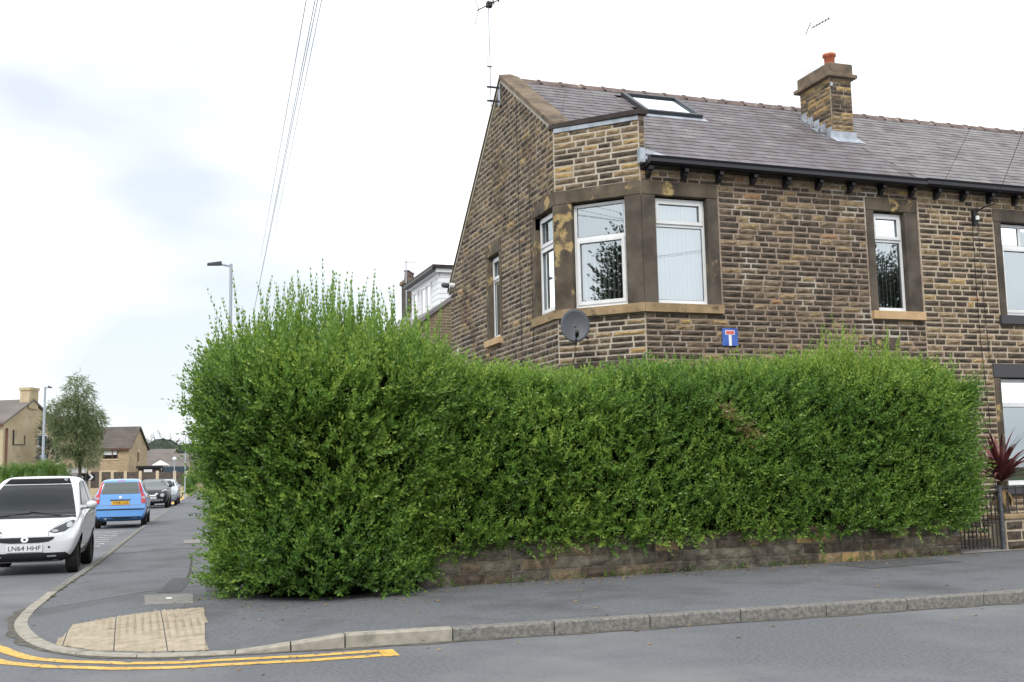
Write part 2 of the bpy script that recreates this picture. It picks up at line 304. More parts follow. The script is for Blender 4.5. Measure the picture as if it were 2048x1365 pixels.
def text_mesh(body, size, align='CENTER', depth=0.002):
    c = bpy.data.curves.new('lettering', 'FONT'); c.body = body; c.size = size; c.align_x = align; c.align_y = 'CENTER'; c.extrude = depth; c.resolution_u = 3
    o = bpy.data.objects.new('lettering_tmp', c); COL.objects.link(o)
    dg = bpy.context.evaluated_depsgraph_get(); me = bpy.data.meshes.new_from_object(o.evaluated_get(dg)); bpy.data.objects.remove(o); bpy.data.curves.remove(c)
    return me
def catmull(pts, step=0.25):
    out = []
    P = [Vector(p) for p in pts]; P = [P[0]*2-P[1]]+P+[P[-1]*2-P[-2]]
    for i in range(1, len(P)-2):
        n = max(2, int((P[i+1]-P[i]).length/step)); n = min(n, 60)
        for k in range(n):
            t = k/n; a, b, c, d = P[i-1:i+3]
            # centripetal-ish: damped tangents for uneven spacing
            L1 = (c-b).length; m1 = (c-a)/max(1e-6, (c-a).length)*L1; m2 = (d-b)/max(1e-6, (d-b).length)*L1
            h = (2*t**3-3*t*t+1)*b+(t**3-2*t*t+t)*m1+(-2*t**3+3*t*t)*c+(t**3-t*t)*m2
            out.append(h)
    out.append(P[-2]); return out
def project(p):
    q = Vector(p)-CAM; z = q.dot(fw); return (1024+2187.3*q.dot(r2)/z, 682.5-2187.3*q.dot(u2)/z, z)

# ================================================================== GROUND, ROAD, PAVEMENT
g = G(); g.box((-900, -300, -0.4), (1500, 2500, -0.03)); tag(g.build('ground', M['ground']), kind='structure')
g = G(); g.add([(-70, -40, 0), (90, -40, 0), (90, 118, 0), (-70, 118, 0)], [(0, 1, 2, 3)]); tag(g.build('road', M['road']), kind='structure')
KPTS = [(6.4, 120, 0), (2.4, 64, 0), (.78, 41, 0), (-.13, 26.8, 0), (-.56, 19.8, 0), (-.95, 14.6, 0), (-1.07, 13.2, 0), (-1.03, 12.1, 0), (-.78, 10.8, 0), (-.42, 10.0, 0),
        (.2, 9.5, 0), (.85, 9.34, 0), (1.73, 9.25, 0), (4, 9.14, 0), (8.6, 9.02, 0), (22, 8.85, 0), (60, 8.6, 0)]
KP = catmull(KPTS, 0.22)
KS = [0.0]
for a, b in zip(KP, KP[1:]): KS.append(KS[-1]+(b-a).length)
def k_at(s):
    s = max(0, min(KS[-1]-1e-4, s)); i = int(np.searchsorted(KS, s, 'right'))-1; i = min(i, len(KP)-2)
    t = (s-KS[i])/(KS[i+1]-KS[i]); p = KP[i].lerp(KP[i+1], t); d = (KP[i+1]-KP[i]).normalized()
    return p, Vector((-d.y, d.x, 0))
def s_near(x, y): return KS[min(range(len(KP)), key=lambda i: (KP[i].x-x)**2+(KP[i].y-y)**2)]
S_A, S_B, S_C, S_D = s_near(-.95, 14.9), s_near(-1.07, 13.3), s_near(.85, 9.34), s_near(1.73, 9.25)
def kh(s):
    if s < S_A: return 0.075
    if s < S_B: return 0.075+(0.018-0.075)*(s-S_A)/(S_B-S_A)
    if s < S_C: return 0.018
    if s < S_D: return 0.018+(0.11-0.018)*(s-S_C)/(S_D-S_C)
    return 0.11
def wall_y(x): return 12.58+(x-3.2)*0.0685
def inner(s, p):
    a, b = s_near(0, 16.0), s_near(3.3, 9.18)
    if s <= a: return Vector((p.x+2.9, p.y, 0))
    if s >= b: return Vector((p.x, wall_y(min(p.x, 30)), 0))
    t = (s-a)/(b-a); q0 = k_at(a)[0]+Vector((2.9, 0, 0)); q1 = Vector((k_at(b)[0].x, wall_y(3.3), 0)); return q0.lerp(q1, t)
rows = [0, .03, .06, .09, .12, .16, .2, .24, .28, .33, .38, .44, .5, .6, .75, 1.0]; V = []; F = []; ss = [s for s in KS]
for s in ss:
    p, n = k_at(s); a = p+n*0.128; b = inner(s, p); D = (b-a).length
    for t in rows:
        q = a.lerp(b, t); w = min(1, t*D/1.5); w = w*w*(3-2*w); V.append((q.x, q.y, kh(s)-0.004+(0.112-kh(s))*w))
nr = len(rows)
for i in range(len(ss)-1):
    for j in range(nr-1): F.append((i*nr+j, (i+1)*nr+j, (i+1)*nr+j+1, i*nr+j+1))
pave = G().add(V, F).build('pavement', M['pave'], smooth=True); tag(pave, kind='structure')
pave_bvh = BVHTree.FromPolygons([Vector(v) for v in V], F)
def pave_z(x, y):
    h = pave_bvh.ray_cast(Vector((x, y, 2)), Vector((0, 0, -1))); return h[0].z if h[0] else .02
# kerb stones, each its own piece
s = s_near(0, 60); i = 0
while s < s_near(16, 8.9):
    p, n = k_at(s); corner = S_A-0.3 < s < S_D-0.05
    ln = 0.62 if S_B < s < S_C else 0.915
    e_ = min(s+ln, KS[-1])
    for sx_ in (S_C, (S_C+S_D)/2, S_D):
        if s < sx_-.05 and e_ > sx_-.25: e_ = sx_; break
    k = 6; V = []; F = []; g0 = 0.006
    prof = lambda h: [(-0.0, -0.05), (0.0, h-0.014), (0.012, h), (0.125, h), (0.125, -0.05)]
    jz = random.uniform(-.003, .003)
    for q in range(k+1):
        sq = s+g0+(e_-s-2*g0)*q/k; pp, nn = k_at(sq)
        for d_, z_ in prof(kh(sq)): V.append((pp.x+nn.x*d_, pp.y+nn.y*d_, z_+(jz if z_ > 0 else 0)))
    for q in range(k):
        for j in range(4): F.append((q*5+j, (q+1)*5+j, (q+1)*5+j+1, q*5+j+1))
    F += [tuple(range(4, -1, -1)), tuple(k*5+j for j in range(5))]
    G().add(V, F).build('kerb_stone', M['kerb_pale'] if corner or (s < S_D+0.1 and s > S_B) else M['kerb_dark'], pave)
    s = e_; i += 1
# moss growing along the side kerb joint
V = []; F = []
for q, sq in enumerate(np.arange(s_near(0, 34), s_near(-1, 14.2), 0.12)):
    pp, nn = k_at(sq); wv = 0.004+0.045*max(0, math.sin(q*1.7)*math.sin(q*0.37+1))**1.5; z = kh(sq)+0.006
    V += [tuple(pp+nn*(0.128-wv*.5)+Vector((0, 0, z))), tuple(pp+nn*(0.13+wv)+Vector((0, 0, z)))]
F = [(2*q, 2*q+1, 2*q+3, 2*q+2) for q in range(len(V)//2-1)]
tag(G().add(V, F).build('moss_strip', M['moss'], pave), kind='stuff')
# garden earth behind the boundary
g = G(); g.add([(1.8, 12.9, .10), (3.2, 12.7, .10), (60, 16.6, .10), (60, 60, .10), (3.5, 60, .10)], [(0, 1, 2, 3, 4)]); tag(g.build('garden_soil', M['soil']), kind='structure')
# asphalt repairs: darker trench reinstatements and a pale repair on the path
def decal(name, poly, mat, dz=0.004, parent=None, kind=None):
    me = bmesh.new(); vs_ = [me.verts.new((x, y, 0)) for x, y in poly]; f = me.faces.new(vs_); bmesh.ops.triangulate(me, faces=[f])
    bmesh.ops.subdivide_edges(me, edges=me.edges[:], cuts=3, use_grid_fill=True)
    for v in me.verts: v.co.z = (pave_z(v.co.x, v.co.y) if parent is pave else 0)+dz
    m = bpy.data.meshes.new(name); me.to_mesh(m); me.free(); m.materials.append(mat); o = link(name, m, parent)
    if kind: o['kind'] = kind
    return o
M['gutter_dirt'] = noise_mat('gutter_dirt', (.07, .065, .055), (.15, .14, .12), 9, 8, 1, .4, 80)
decal('asphalt_patch', [(.35, 13.75), (.62, 13.7), (.85, 15.6), (.6, 15.7)], M['patch'], 0.004, pave)
decal('asphalt_patch', [(.9, 13.6), (2.4, 13.0), (2.4, 15.6), (1.0, 16.0)], M['patch'], 0.004, pave)
def crack(pts, w):
    P = catmull([(x, y, 0) for x, y in pts], .12); V = []; F = []
    for q, p in enumerate(P):
        d = (P[min(q+1, len(P)-1)]-P[max(q-1, 0)]).normalized(); n = Vector((-d.y, d.x, 0)); ww = w*(.6+.8*random.random()); p = p+n*random.uniform(-.012, .012)
        V += [(p.x+n.x*ww, p.y+n.y*ww, pave_z(p.x, p.y)+.003), (p.x-n.x*ww, p.y-n.y*ww, pave_z(p.x, p.y)+.003)]
    G().add(V, [(2*q, 2*q+1, 2*q+3, 2*q+2) for q in range(len(P)-1)]).build('crack', M['crack'], pave)
M['crack'] = noise_mat('crack_dirt', (.035, .033, .03), (.06, .056, .05), 20, 4, 1)
for pts, w in (([(-.7, 13.6), (.1, 13.9), (.9, 14.4), (1.3, 15.2)], .012), ([(-.5, 17.5), (.4, 17.8), (1.2, 17.4)], .012), ([(-.3, 22), (.6, 22.6), (1.5, 22.2)], .018), ([(.7, 14.6), (.9, 17), (1.1, 20.5)], .012)): crack(pts, w)
decal('asphalt_patch', [(9.0, 11.9), (10.6, 12.1), (10.5, 12.8), (8.9, 12.7)], M['patch'], .004, pave)
# tactile paving: buff slabs with raised blisters
def clip(poly, region):
    out = poly
    for (ax, ay), (bx, by) in zip(region, region[1:]+region[:1]):
        inp = out; out = []
        ins = lambda p: (bx-ax)*(p[1]-ay)-(by-ay)*(p[0]-ax) <= 1e-9
        for p, q in zip(inp, inp[1:]+inp[:1]):
            ip, iq = ins(p), ins(q)
            if ip: out.append(p)
            if ip != iq:
                d1 = (bx-ax)*(p[1]-ay)-(by-ay)*(p[0]-ax); d2 = (bx-ax)*(q[1]-ay)-(by-ay)*(q[0]-ax); t = d1/(d1-d2)
                out.append((p[0]+(q[0]-p[0])*t, p[1]+(q[1]-p[1])*t))
        if not out: return []
    return out
REG = [(-.47, 11.72), (.77, 11.88), (.63, 9.56), (.2, 9.70), (-.22, 9.99), (-.56, 10.5)]
tact = empty('tactile_paving', (0.1, 10.8, 0), label='worn buff tactile paving at the dropped kerb on the corner', cat='paving')
for a in range(-1, 4):
    for b in range(0, 7):
        x0 = -0.50+a*0.42+0.0*b; y0 = 9.4+b*0.40
        P = clip([(x0+.005, y0+.005), (x0+.005, y0+.395), (x0+.415, y0+.395), (x0+.415, y0+.005)], REG)
        if len(P) < 3: continue
        gg = G(); zt = [pave_z(*p)+0.007+random.uniform(0, .002) for p in P]; n = len(P)
        gg.add([(p[0], p[1], z) for p, z in zip(P, zt)]+[(p[0], p[1], z-.04) for p, z in zip(P, zt)], [tuple(range(n))]+[(i, i+n, (i+1) % n+n, (i+1) % n) for i in range(n)])
        cx = sum(p[0] for p in P)/n; cy = sum(p[1] for p in P)/n
        for ix in range(6):
            for iy in range(6):
                bx_, by_ = x0+.035+ix*.068, y0+.033+iy*.066
                if len(clip([(bx_-.02, by_-.02), (bx_-.02, by_+.02), (bx_+.02, by_+.02), (bx_+.02, by_-.02)], REG)) == 4 and all(abs(q) < 1 for q in (0,)):
                    zz = pave_z(bx_, by_)+.0085
                    gg.add([(bx_+.016*math.cos(k*1.047), by_+.016*math.sin(k*1.047), zz) for k in range(6)]+[(bx_+.010*math.cos(k*1.047), by_+.010*math.sin(k*1.047), zz+.005) for k in range(6)], [tuple(range(6, 12))]+[(k, (k+1) % 6, (k+1) % 6+6, k+6) for k in range(6)])
        gg.build('slab', M['tactile'], tact)
# concrete inspection cover
mh = empty('inspection_cover', (.46, 12.95, 0), label='grey concrete inspection cover set in the pavement beyond the buff paving', cat='cover')
gg = G(); P = [(.2, 12.5), (.69, 12.38), (.74, 13.4), (.21, 13.55)]
gg.add([(x, y, pave_z(x, y)+.006) for x, y in P]+[(x, y, -.05) for x, y in P], [(0, 1, 2, 3)]+[(i, i+4, (i+1) % 4+4, (i+1) % 4) for i in range(4)]); gg.build('cover_slab', M['concrete'], mh)
gg = G(); gg.box((.43, 12.93, pave_z(.45, 12.9)+.006), (.49, 13.05, pave_z(.45, 12.9)+.011)); gg.build('label_plate', M['signwhite'], mh)
gg = G(); z = pave_z(1.3, 24.5)+.006
gg.add([(1.15, 24.2, z), (1.75, 24.1, z), (1.8, 25.6, z), (1.2, 25.7, z)], [(0, 1, 2, 3)]); tag(gg.build('drain_cover', M['concrete']), 'small pale cover in the side pavement by the bush edge', 'cover')
gg = G()
for k in range(5): gg.box((-.50+.0*k, 18.6+k*.09, .002), (-.26, 18.64+k*.09, .02))
# road paint
def ribbon(name, sa, sb, off, w, mat, label=None, cat=None, tick=False):
    V = []; n = max(2, int((sb-sa)/.15))
    for q in range(n+1):
        sq = sa+(sb-sa)*q/n; pp, nn = k_at(sq); wob = 0.012*math.sin(q*.9)+.008*math.sin(q*2.3)
        V += [tuple(pp-nn*(off+wob)+Vector((0, 0, .004))), tuple(pp-nn*(off+w+wob)+Vector((0, 0, .004)))]
    gg = G().add(V, [(2*q, 2*q+1, 2*q+3, 2*q+2) for q in range(n)]); return gg
SY0, SY1 = s_near(-1.07, 13.35), s_near(1.94, 9.24)
yl = ribbon('a', SY0, SY1, .22, .115, None).build('yellow_line', M['yellow']); tag(yl, 'inner of the double yellow lines curving round the corner kerb', 'road marking', 'double yellow lines on the corner')
yl = ribbon('a', SY0, SY1, .45, .115, None).build('yellow_line', M['yellow']); tag(yl, 'outer of the double yellow lines curving round the corner kerb', 'road marking', 'double yellow lines on the corner')
p0, n0 = k_at(SY1)
gg = ribbon('a', SY1+.004, SY1+.13, .22, .345, None); tag(gg.build('yellow_end_bar', M['yellow']), 'short yellow bar closing the double lines at their road end', 'road marking')
gg = ribbon('a', SY0-.12, SY0-.004, .24, .9, None); tag(gg.build('yellow_end_bar', M['yellow']), 'yellow bar closing the double lines in the side street', 'road marking')
gg = ribbon('a', s_near(6.2, 118), s_near(2.9, 72), .18, .35, None); tag(gg.build('yellow_line', M['yellow']), 'distant yellow line along the far kerb beyond the parked cars', 'road marking')
wm = empty('road_hatching', (-1.2, 30, 0), label='worn white ladder marking on the side street behind the white car', cat='road marking')
for k in range(8):
    y = 26.2+k*1.05; x1 = -.55+k*.07
    G().add([(x1-2.6, y, .005), (x1, y+.1, .005), (x1, y+.42, .005), (x1-2.6, y+.32, .005)], [(0, 1, 2, 3)]).build('stripe', M['white_paint'], wm)
V = []; q_ = np.arange(s_near(-1, 14), s_near(14, 9), .15)
for i_, sq in enumerate(q_):
    pp, nn = k_at(sq); w_ = .05+.07*abs(math.sin(i_*.7)*math.sin(i_*.23+.5)); V += [tuple(pp-nn*.002+Vector((0, 0, .0035))), tuple(pp-nn*w_+Vector((0, 0, .0035)))]
tag(G().add(V, [(2*q, 2*q+1, 2*q+3, 2*q+2) for q in range(len(q_)-1)]).build('gutter_grit', M['gutter_dirt']), 'line of dusty grit lying in the gutter along the kerb', 'grit', kind='stuff')
# fallen leaves and grit
V = []; T_ = []
for k in range(420):
    if k < 260: x = random.uniform(3.4, 11.6); y = wall_y(x)-abs(random.gauss(0, .28))-.03
    elif k < 340: x = random.uniform(.4, 3.4); y = random.uniform(11.2, 13)
    else: x = random.uniform(-1, 9); y = random.uniform(8.2, 12.4)
    onroad = y < 9.1
    z = (0.003 if onroad else pave_z(x, y)+.004); a = random.uniform(0, 6.28); L_ = random.uniform(.012, .034)
    ca, sa = math.cos(a)*L_, math.sin(a)*L_; n = len(V)
    V += [(x-ca, y-sa, z), (x-sa*.5, y+ca*.5, z+.008), (x+ca, y+sa, z+.002), (x+sa*.5, y-ca*.5, z+.005)]; T_ += [(n, n+1, n+2, n+3)]
tag(G().add(V, T_).build('fallen_leaves', M['dryleaf']), 'scattered dry leaves on the pavement along the hedge wall', 'leaves', kind='stuff')

# ================================================================== STONE WALL SYSTEM
def stone_proto(k):
    r = np.random.default_rng(100+k); V = []; F = []
    nx, nz_ = 5, 3
    for j in range(nz_):
        for i in range(nx):
            edge = i in (0, nx-1) or j in (0, nz_-1)
            x = -0.5+i/(nx-1); z = -0.5+j/(nz_-1)
            if not edge: x += r.uniform(-.06, .06); z += r.uniform(-.12, .12)
            y = -(0.006+r.uniform(0, .004)) if edge else -(0.017+r.uniform(-.006, .012))
            if edge: x *= r.uniform(.965, 1.0) if i in (0, nx-1) else 1; z *= r.uniform(.90, 1.0) if j in (0, nz_-1) else 1
            V.append((x, y, z))
    n = len(V)
    for j in range(nz_-1):
        for i in range(nx-1):
            a = j*nx+i; F.append((a, a+1, a+nx+1, a+nx))
    ring = [i for i in range(nx)]+[nx-1+j*nx for j in range(1, nz_)]+[(nz_-1)*nx+i for i in range(nx-2, -1, -1)]+[j*nx for j in range(nz_-2, 0, -1)]
    back = []
    for a in ring: back.append(len(V)); V.append((V[a][0], 0.03, V[a][2]))
    m = len(ring)
    for q in range(m): F.append((ring[q], back[q], back[(q+1) % m], ring[(q+1) % m]))
    return np.array(V), F
SP = [stone_proto(k) for k in range(8)]
SMESH = {}
for k, (V, F) in enumerate(SP):
    for nm, mt in STONE.items():
        me = bpy.data.meshes.new('stone'); me.from_pydata(V.tolist(), [], F); me.materials.append(mt)
        me.update(); SMESH[(k, nm)] = me
class Wall:
    def __init__(s, ox, oy, th): s.o = Vector((ox, oy, 0)); s.th = th; s.u = Vector((math.cos(th), math.sin(th), 0)); s.n = Vector((math.sin(th), -math.cos(th), 0))
    def T(s, a, d, z): p = s.o+s.u*a+s.n*d; return (p.x, p.y, z)
def rows_between(breaks, pitch):
    out = []
    for a, b in zip(breaks, breaks[1:]):
        n = max(1, round((b-a)/pitch)); w = [random.uniform(.86, 1.14) for _ in range(n)]; t = sum(w); z = a
        for q in w: out.append((z, z+q/t*(b-a))); z += q/t*(b-a)
    return out
def pick(wts): return random.choices(SK[:len(wts)], wts)[0]
def lay(W, s0, s1, breaks, openings, tone, pitch=.098, lens=(.16, .42), joint=.014, srange=None):
    """stone records for one wall face"""
    rec = []
    for za, zb in rows_between(breaks, pitch):
        zc = (za+zb)/2; a, b = (s0, s1) if srange is None else srange(zc)
        if b-a < .08: continue
        iv = [(a, b)]
        for (o0, o1, z0, z1) in openings:
            if z0+.01 < zc < z1-.01:
                iv = [q for (p, r) in iv for q in ((p, min(r, o0)), (max(p, o1), r)) if q[1]-q[0] > .03]
        for (p, r) in iv:
            x = p
            while x < r-.01:
                w = random.uniform(*lens)
                if r-(x+w) < .12: w = r-x
                if w > lens[1]*1.25: w = w/2
                rec.append((W, x+w/2, zc, w-joint, (zb-za)-joint*random.uniform(.8, 1.15), tone(x+w/2, zc))); x += w
    return rec
def stone_px(r):
    W, s_, z, w, h, t = r; q = []
    for a, b in ((-1, -1), (1, -1), (1, 1), (-1, 1)):
        p = project(W.T(s_+a*w/2, 0, z+b*h/2)); q.append(p)
    A = abs(sum(q[i][0]*q[(i+1) % 4][1]-q[(i+1) % 4][0]*q[i][1] for i in range(4)))/2
    c = q[0]; vis = 0 < c[0] < 2048 and 0 < c[1] < 1365
    return A if vis else -1
def joined_stones(name, recs, parent):
    Vs = []; Fs = []; mi = []; n = 0; off = np.array(wloc(parent))
    for r in recs:
        W, s_, z, w, h, t = r; V, F = SP[random.randrange(8)]
        fl = random.choice((-1, 1)); u = np.array(W.u); nn = np.array(W.n)
        P = np.outer(V[:, 0]*w+s_, u)-np.outer(V[:, 1], nn)+np.array(W.o)-off
        P[:, 2] += V[:, 2]*h+z
        Vs.append(P); Fs += [tuple(i+n for i in f) for f in F]; mi += [SK.index(t)]*len(F); n += len(V)
    me = bpy.data.meshes.new(name); me.from_pydata(np.concatenate(Vs).tolist(), [], Fs)
    for m in STONE.values(): me.materials.append(m)
    me.polygons.foreach_set('material_index', mi); me.update()
    return tag(link(name, me, parent), kind='stuff')
def stone_objects(recs, parent_of):
    for r in recs:
        W, s_, z, w, h, t = r; par = parent_of(W)
        o = bpy.data.objects.new('stone', SMESH[(random.randrange(8), t)]); COL.objects.link(o); o.parent = par
        o.location = Vector(W.T(s_, 0, z))-wloc(par); o.rotation_euler = (0, 0, W.th); o.scale = (w, random.uniform(.85, 1.2), h)
def distribute(recs, parent_of, limit=300, minpx=0):
    sc = sorted(((stone_px(r), k) for k, r in enumerate(recs)), reverse=True); big = {k for a, k in sc[:limit] if a > minpx}
    stone_objects([recs[k] for k in big], parent_of)
    by = {}
    for k, r in enumerate(recs):
        if k not in big: by.setdefault(id(r[0]), []).append(r)
    for rs in by.values(): joined_stones('stone_courses', rs, parent_of(rs[0][0]))
def backing(W, s0, s1, z0, z1, holes, name, mat, parent, top=None, d=0.0):
    """wall face with real openings (a grid of quads round the holes)"""
    us = sorted({s0, s1, *[h[0] for h in holes], *[h[1] for h in holes]}); zs = sorted({z0, z1, *[h[2] for h in holes], *[h[3] for h in holes]})
    us = [u for u in us if s0-1e-6 <= u <= s1+1e-6]; zs = [z for z in zs if z0-1e-6 <= z <= z1+1e-6]; gg = G()
    for a, b in zip(us, us[1:]):
        for c, e_ in zip(zs, zs[1:]):
            if any(h[0]-1e-6 <= a and b <= h[1]+1e-6 and h[2]-1e-6 <= c and e_ <= h[3]+1e-6 for h in holes): continue
            gg.add([W.T(a, d, c), W.T(b, d, c), W.T(b, d, e_), W.T(a, d, e_)], [(0, 1, 2, 3)])
            gg.add([W.T(a, -.28, c), W.T(b, -.28, c), W.T(b, -.28, e_), W.T(a, -.28, e_)], [(3, 2, 1, 0)])
    if top: gg.prism(top, d, -.28, W.T)
    return gg.build(name, mat, parent)
def wbox(W, s0, s1, d0, d1, z0, z1, name, mat, parent, bevel=.006):
    gg = G(); gg.box((s0, d0, z0), (s1, d1, z1), W.T); return gg.build(name, mat, parent, bevel=bevel)
SLAT = {}
def window(house, W, s0, s1, z0, z1, trans, sash, blind=None, bl_d=.25, ang=0.6, label=None, mull=None, fw_=.052, d0=-.15):
    """white plastic window: outer frame, transom, opening sash, panes, blind slats"""
    fr = G(); D0, D1 = d0, d0+.06
    for a, b, c, e_ in ((s0, s1, z0, z0+fw_+.02), (s0, s1, z1-fw_, z1), (s0, s0+fw_, z0+fw_+.02, z1-fw_), (s1-fw_, s1, z0+fw_+.02, z1-fw_)): fr.box((a, D0, c), (b, D1, e_), W.T)
    cells = []
    cols = [(s0+fw_, s1-fw_)] if mull is None else [(s0+fw_, mull-.03), (mull+.03, s1-fw_)]
    fr.box((s0+fw_, D0, trans-.03), (s1-fw_, D1-.002, trans+.03), W.T)
    if mull: fr.box((mull-.03, D0, trans+.03), (mull+.03, D1-.002, z1-fw_), W.T)
    fr.box((s0-.01, D1+.001, z0-.012), (s1+.01, D1+.05, z0+.012), W.T)
    f = fr.build('window', M['upvc'], house, bevel=.004)
    if label: f['label'] = label
    tops = [(a, b, trans+.03, z1-fw_) for a, b in cols]
    for kind, (a, b, c, e_) in [('top', t) for t in tops]+[('bottom', (s0+fw_, s1-fw_, z0+fw_+.02, trans-.03))]:
        if kind in sash:
            k = .048; q = G()
            for A_, B_, C_, E_ in ((a-.012, b+.012, c-.012, c+k), (a-.012, b+.012, e_-k, e_+.012), (a-.012, a+k, c+k, e_-k), (b-k, b+.012, c+k, e_-k)): q.box((A_, D1-.002, C_), (B_, D1+.022, E_), W.T)
            q.build('sash_frame', M['upvc'], f, bevel=.004); a += k; b -= k; c += k; e_ -= k
        gk = G()
        for A_, B_, C_, E_ in ((a, b, c, c+.009), (a, b, e_-.009, e_), (a, a+.009, c+.009, e_-.009), (b-.009, b, c+.009, e_-.009)): gk.box((A_, D0+.035, C_), (B_, D1-.012, E_), W.T)
        gk.build('gasket', M['gasket'], f)
        pn = G(); pn.add([W.T(a+.005, D0+.036, c+.005), W.T(b-.005, D0+.036, c+.005), W.T(b-.005, D0+.036, e_-.005), W.T(a+.005, D0+.036, e_-.005)], [(0, 1, 2, 3)]); pn.build('pane', M['glass'], f)
    if blind:
        x = s0+.02; hh = z1-z0-.03
        if (blind, round(hh, 2)) not in SLAT:
            q = G(); q.add([(-.044, .006, -hh/2), (0, 0, -hh/2), (.044, .006, -hh/2), (.044, .006, hh/2), (0, 0, hh/2), (-.044, .006, hh/2)], [(0, 1, 4, 5), (1, 2, 3, 4)])
            me = bpy.data.meshes.new('blind_slat'); me.from_pydata(q.v, [], q.f); me.materials.append(M[blind]); SLAT[(blind, round(hh, 2))] = me
        me = SLAT[(blind, round(hh, 2))]
        while x < s1-.02:
            o = link('blind_slat', me, f); o.location = Vector(W.T(x+.04, -bl_d, (z0+z1)/2))-wloc(f); o.rotation_euler = (0, random.uniform(-.006, .006), W.th+ang+random.uniform(-.06, .06)); x += .082
    return f

# ================================================================== THE CORNER HOUSE
XG, YF, XC, CH = 6.765, 15.8, 7.852, 1.087           # gable plane, front plane, chamfer
YR, ZR, SL = 19.52, 9.08, 0.674                      # ridge line and front roof slope
YB = 23.26; SLB = 0.93
XP = 13.38                                           # party wall
WF = Wall(XC, YF, 0); WC = Wall(XG, YF+CH, -math.pi/4); WG = Wall(XG, YB, -math.pi/2); WB = Wall(XP, YF, 0)
LC = CH*math.sqrt(2)
LG = YB-(YF+CH)
house = empty('corner_house', (10.0, 19.5, .1), label='dark stone end terrace house with chamfered corner window, slate roof and chimney', cat='house')
ZS0, ZS1, ZL0, ZL1 = 3.96, 4.11, 5.92, 6.15
ZE = 6.42
def tone_front(s_, z):
    if z > 6.2: return pick((.12, .28, .5, .08, .02))
    if z < 3.95 and s_ < 1.6: return pick((.62, .18, .12, .08, 0))
    if 5.2 < z < 6.1 and s_ > 3.6: return pick((.52, .26, .13, .04, .05))
    return pick((.66, .25, .075, .005, .01))
def tone_cham(s_, z):
    if z > 5.9: return pick((.22, .36, .34, .08, 0))
    return pick((.5, .3, .16, .04, 0))
def tone_gab(s_, z):
    if z < 4.6: return pick((.36, .52, .11, .01, 0))
    return pick((.16, .66, .17, .01, 0))
# front wall of the corner house: bay window and small window
LF = XP-XC
bay_o = (.244, 1.205, ZS1, ZL0); sm_o = (12.40-XC, 13.06-XC, ZS1, ZL0)
gf_o = (12.45-XC, 13.05-XC, .95, 2.95)
bay_s = (0, 1.432, ZS0, ZL1); sm_s = (12.225-XC, 13.365-XC, ZS0, ZL1)
front = backing(WF, 0, LF, .1, ZE, [bay_o, sm_o], 'front_wall', M['mortar_a'], house)
cor_o = (.30, 1.25, ZS1, ZL0)
corner = backing(WC, 0, LC, .1, 7.25, [cor_o], 'corner_wall', M['mortar_d'], house)
SG = lambda y: YB-y
gb_o = (SG(17.84), SG(16.97), ZS1, ZL0); gs_o = (SG(20.54), SG(19.86), ZS1-.06, 5.73)
ztopF = ZR+.02-SL*(YR-(YF+CH)); ztopB = 5.70
gable = backing(WG, 0, LG, .1, ztopB, [gb_o, gs_o], 'gable_wall', M['mortar_c'], house)
# the gable triangle above the back eaves level, round the tops of both openings
yb_at = lambda z: YR+(ZR+.02-z)/SLB
zt = 5.93
g = G()
g.prism([(SG(yb_at(ztopB)), ztopB), (SG(20.54), ztopB), (SG(20.54), zt), (SG(yb_at(zt)), zt)], 0, -.28, WG.T)
g.prism([(SG(20.54), 5.735), (SG(19.86), 5.735), (SG(19.86), zt), (SG(20.54), zt)], 0, -.28, WG.T)
g.prism([(SG(19.86), ztopB), (SG(17.84), ztopB), (SG(17.84), zt), (SG(19.86), zt)], 0, -.28, WG.T)
g.prism([(SG(16.97), ztopB), (LG, ztopB), (LG, zt), (SG(16.97), zt)], 0, -.28, WG.T)
g.prism([(SG(yb_at(zt)), zt), (LG, zt), (LG, ztopF), (SG(YR), ZR+.02)], 0, -.28, WG.T)
g.build('gable_peak', M['mortar_c'], gable)
recs = []
recs += lay(WF, 0, LF, [.1, 3.0, 3.2, ZS0, ZL1, ZE], [bay_s, sm_s, (12.15-XC, 12.80-XC, 3.43, 3.65)], tone_front, joint=.028)
recs += lay(WC, 0, LC, [.1, 3.0, 3.2, ZS0, ZL1, 7.19], [(0, LC, ZS0, ZL1), (0, LC, 3.0, 3.2)], tone_cham, pitch=.1, lens=(.18, .46), joint=.029)
def gab_range(z):
    return (SG(min(YB, yb_at(z)-.10)), SG(max(YF+CH, YR-(ZR-z)/SL+.12)))
recs += lay(WG, 0, LG, [.1, 3.0, 3.92, ZL1, 9.0], [(SG(17.975), LG+1, ZS0, ZL1), (SG(20.68), SG(19.74), 3.92, 5.96)], tone_gab, pitch=.1, lens=(.16, .40), joint=.027, srange=gab_range)
# dressed stone surrounds
wbox(WF, .004, 1.41, -.2, .022, ZL0, ZL1, 'lintel', M['ashlar'], house)
wbox(WF, .0, .244, -.16, .018, ZS1+.002, ZL0-.003, 'mullion', M['ashlar_dark'], house)
wbox(WF, 1.205, 1.41, -.16, .018, ZS1+.002, ZL0-.003, 'jamb', M['ashlar_dark'], house)
wbox(WF, -.02, 1.425, -.2, .075, ZS0, ZS1, 'sill', M['sill'], house)
wbox(WC, .0, LC-.004, -.2, .022, ZL0, ZL1, 'lintel', M['ashlar'], house)
wbox(WC, .0, .30, -.16, .018, ZS1+.002, ZL0-.003, 'mullion', M['ashlar'], house)
wbox(WC, 1.25, LC, -.16, .018, ZS1+.002, ZL0-.003, 'mullion', M['ashlar_dark'], house)
wbox(WC, -.028, LC+.028, -.2, .075, ZS0+.001, ZS1+.001, 'sill', M['sill'], house)
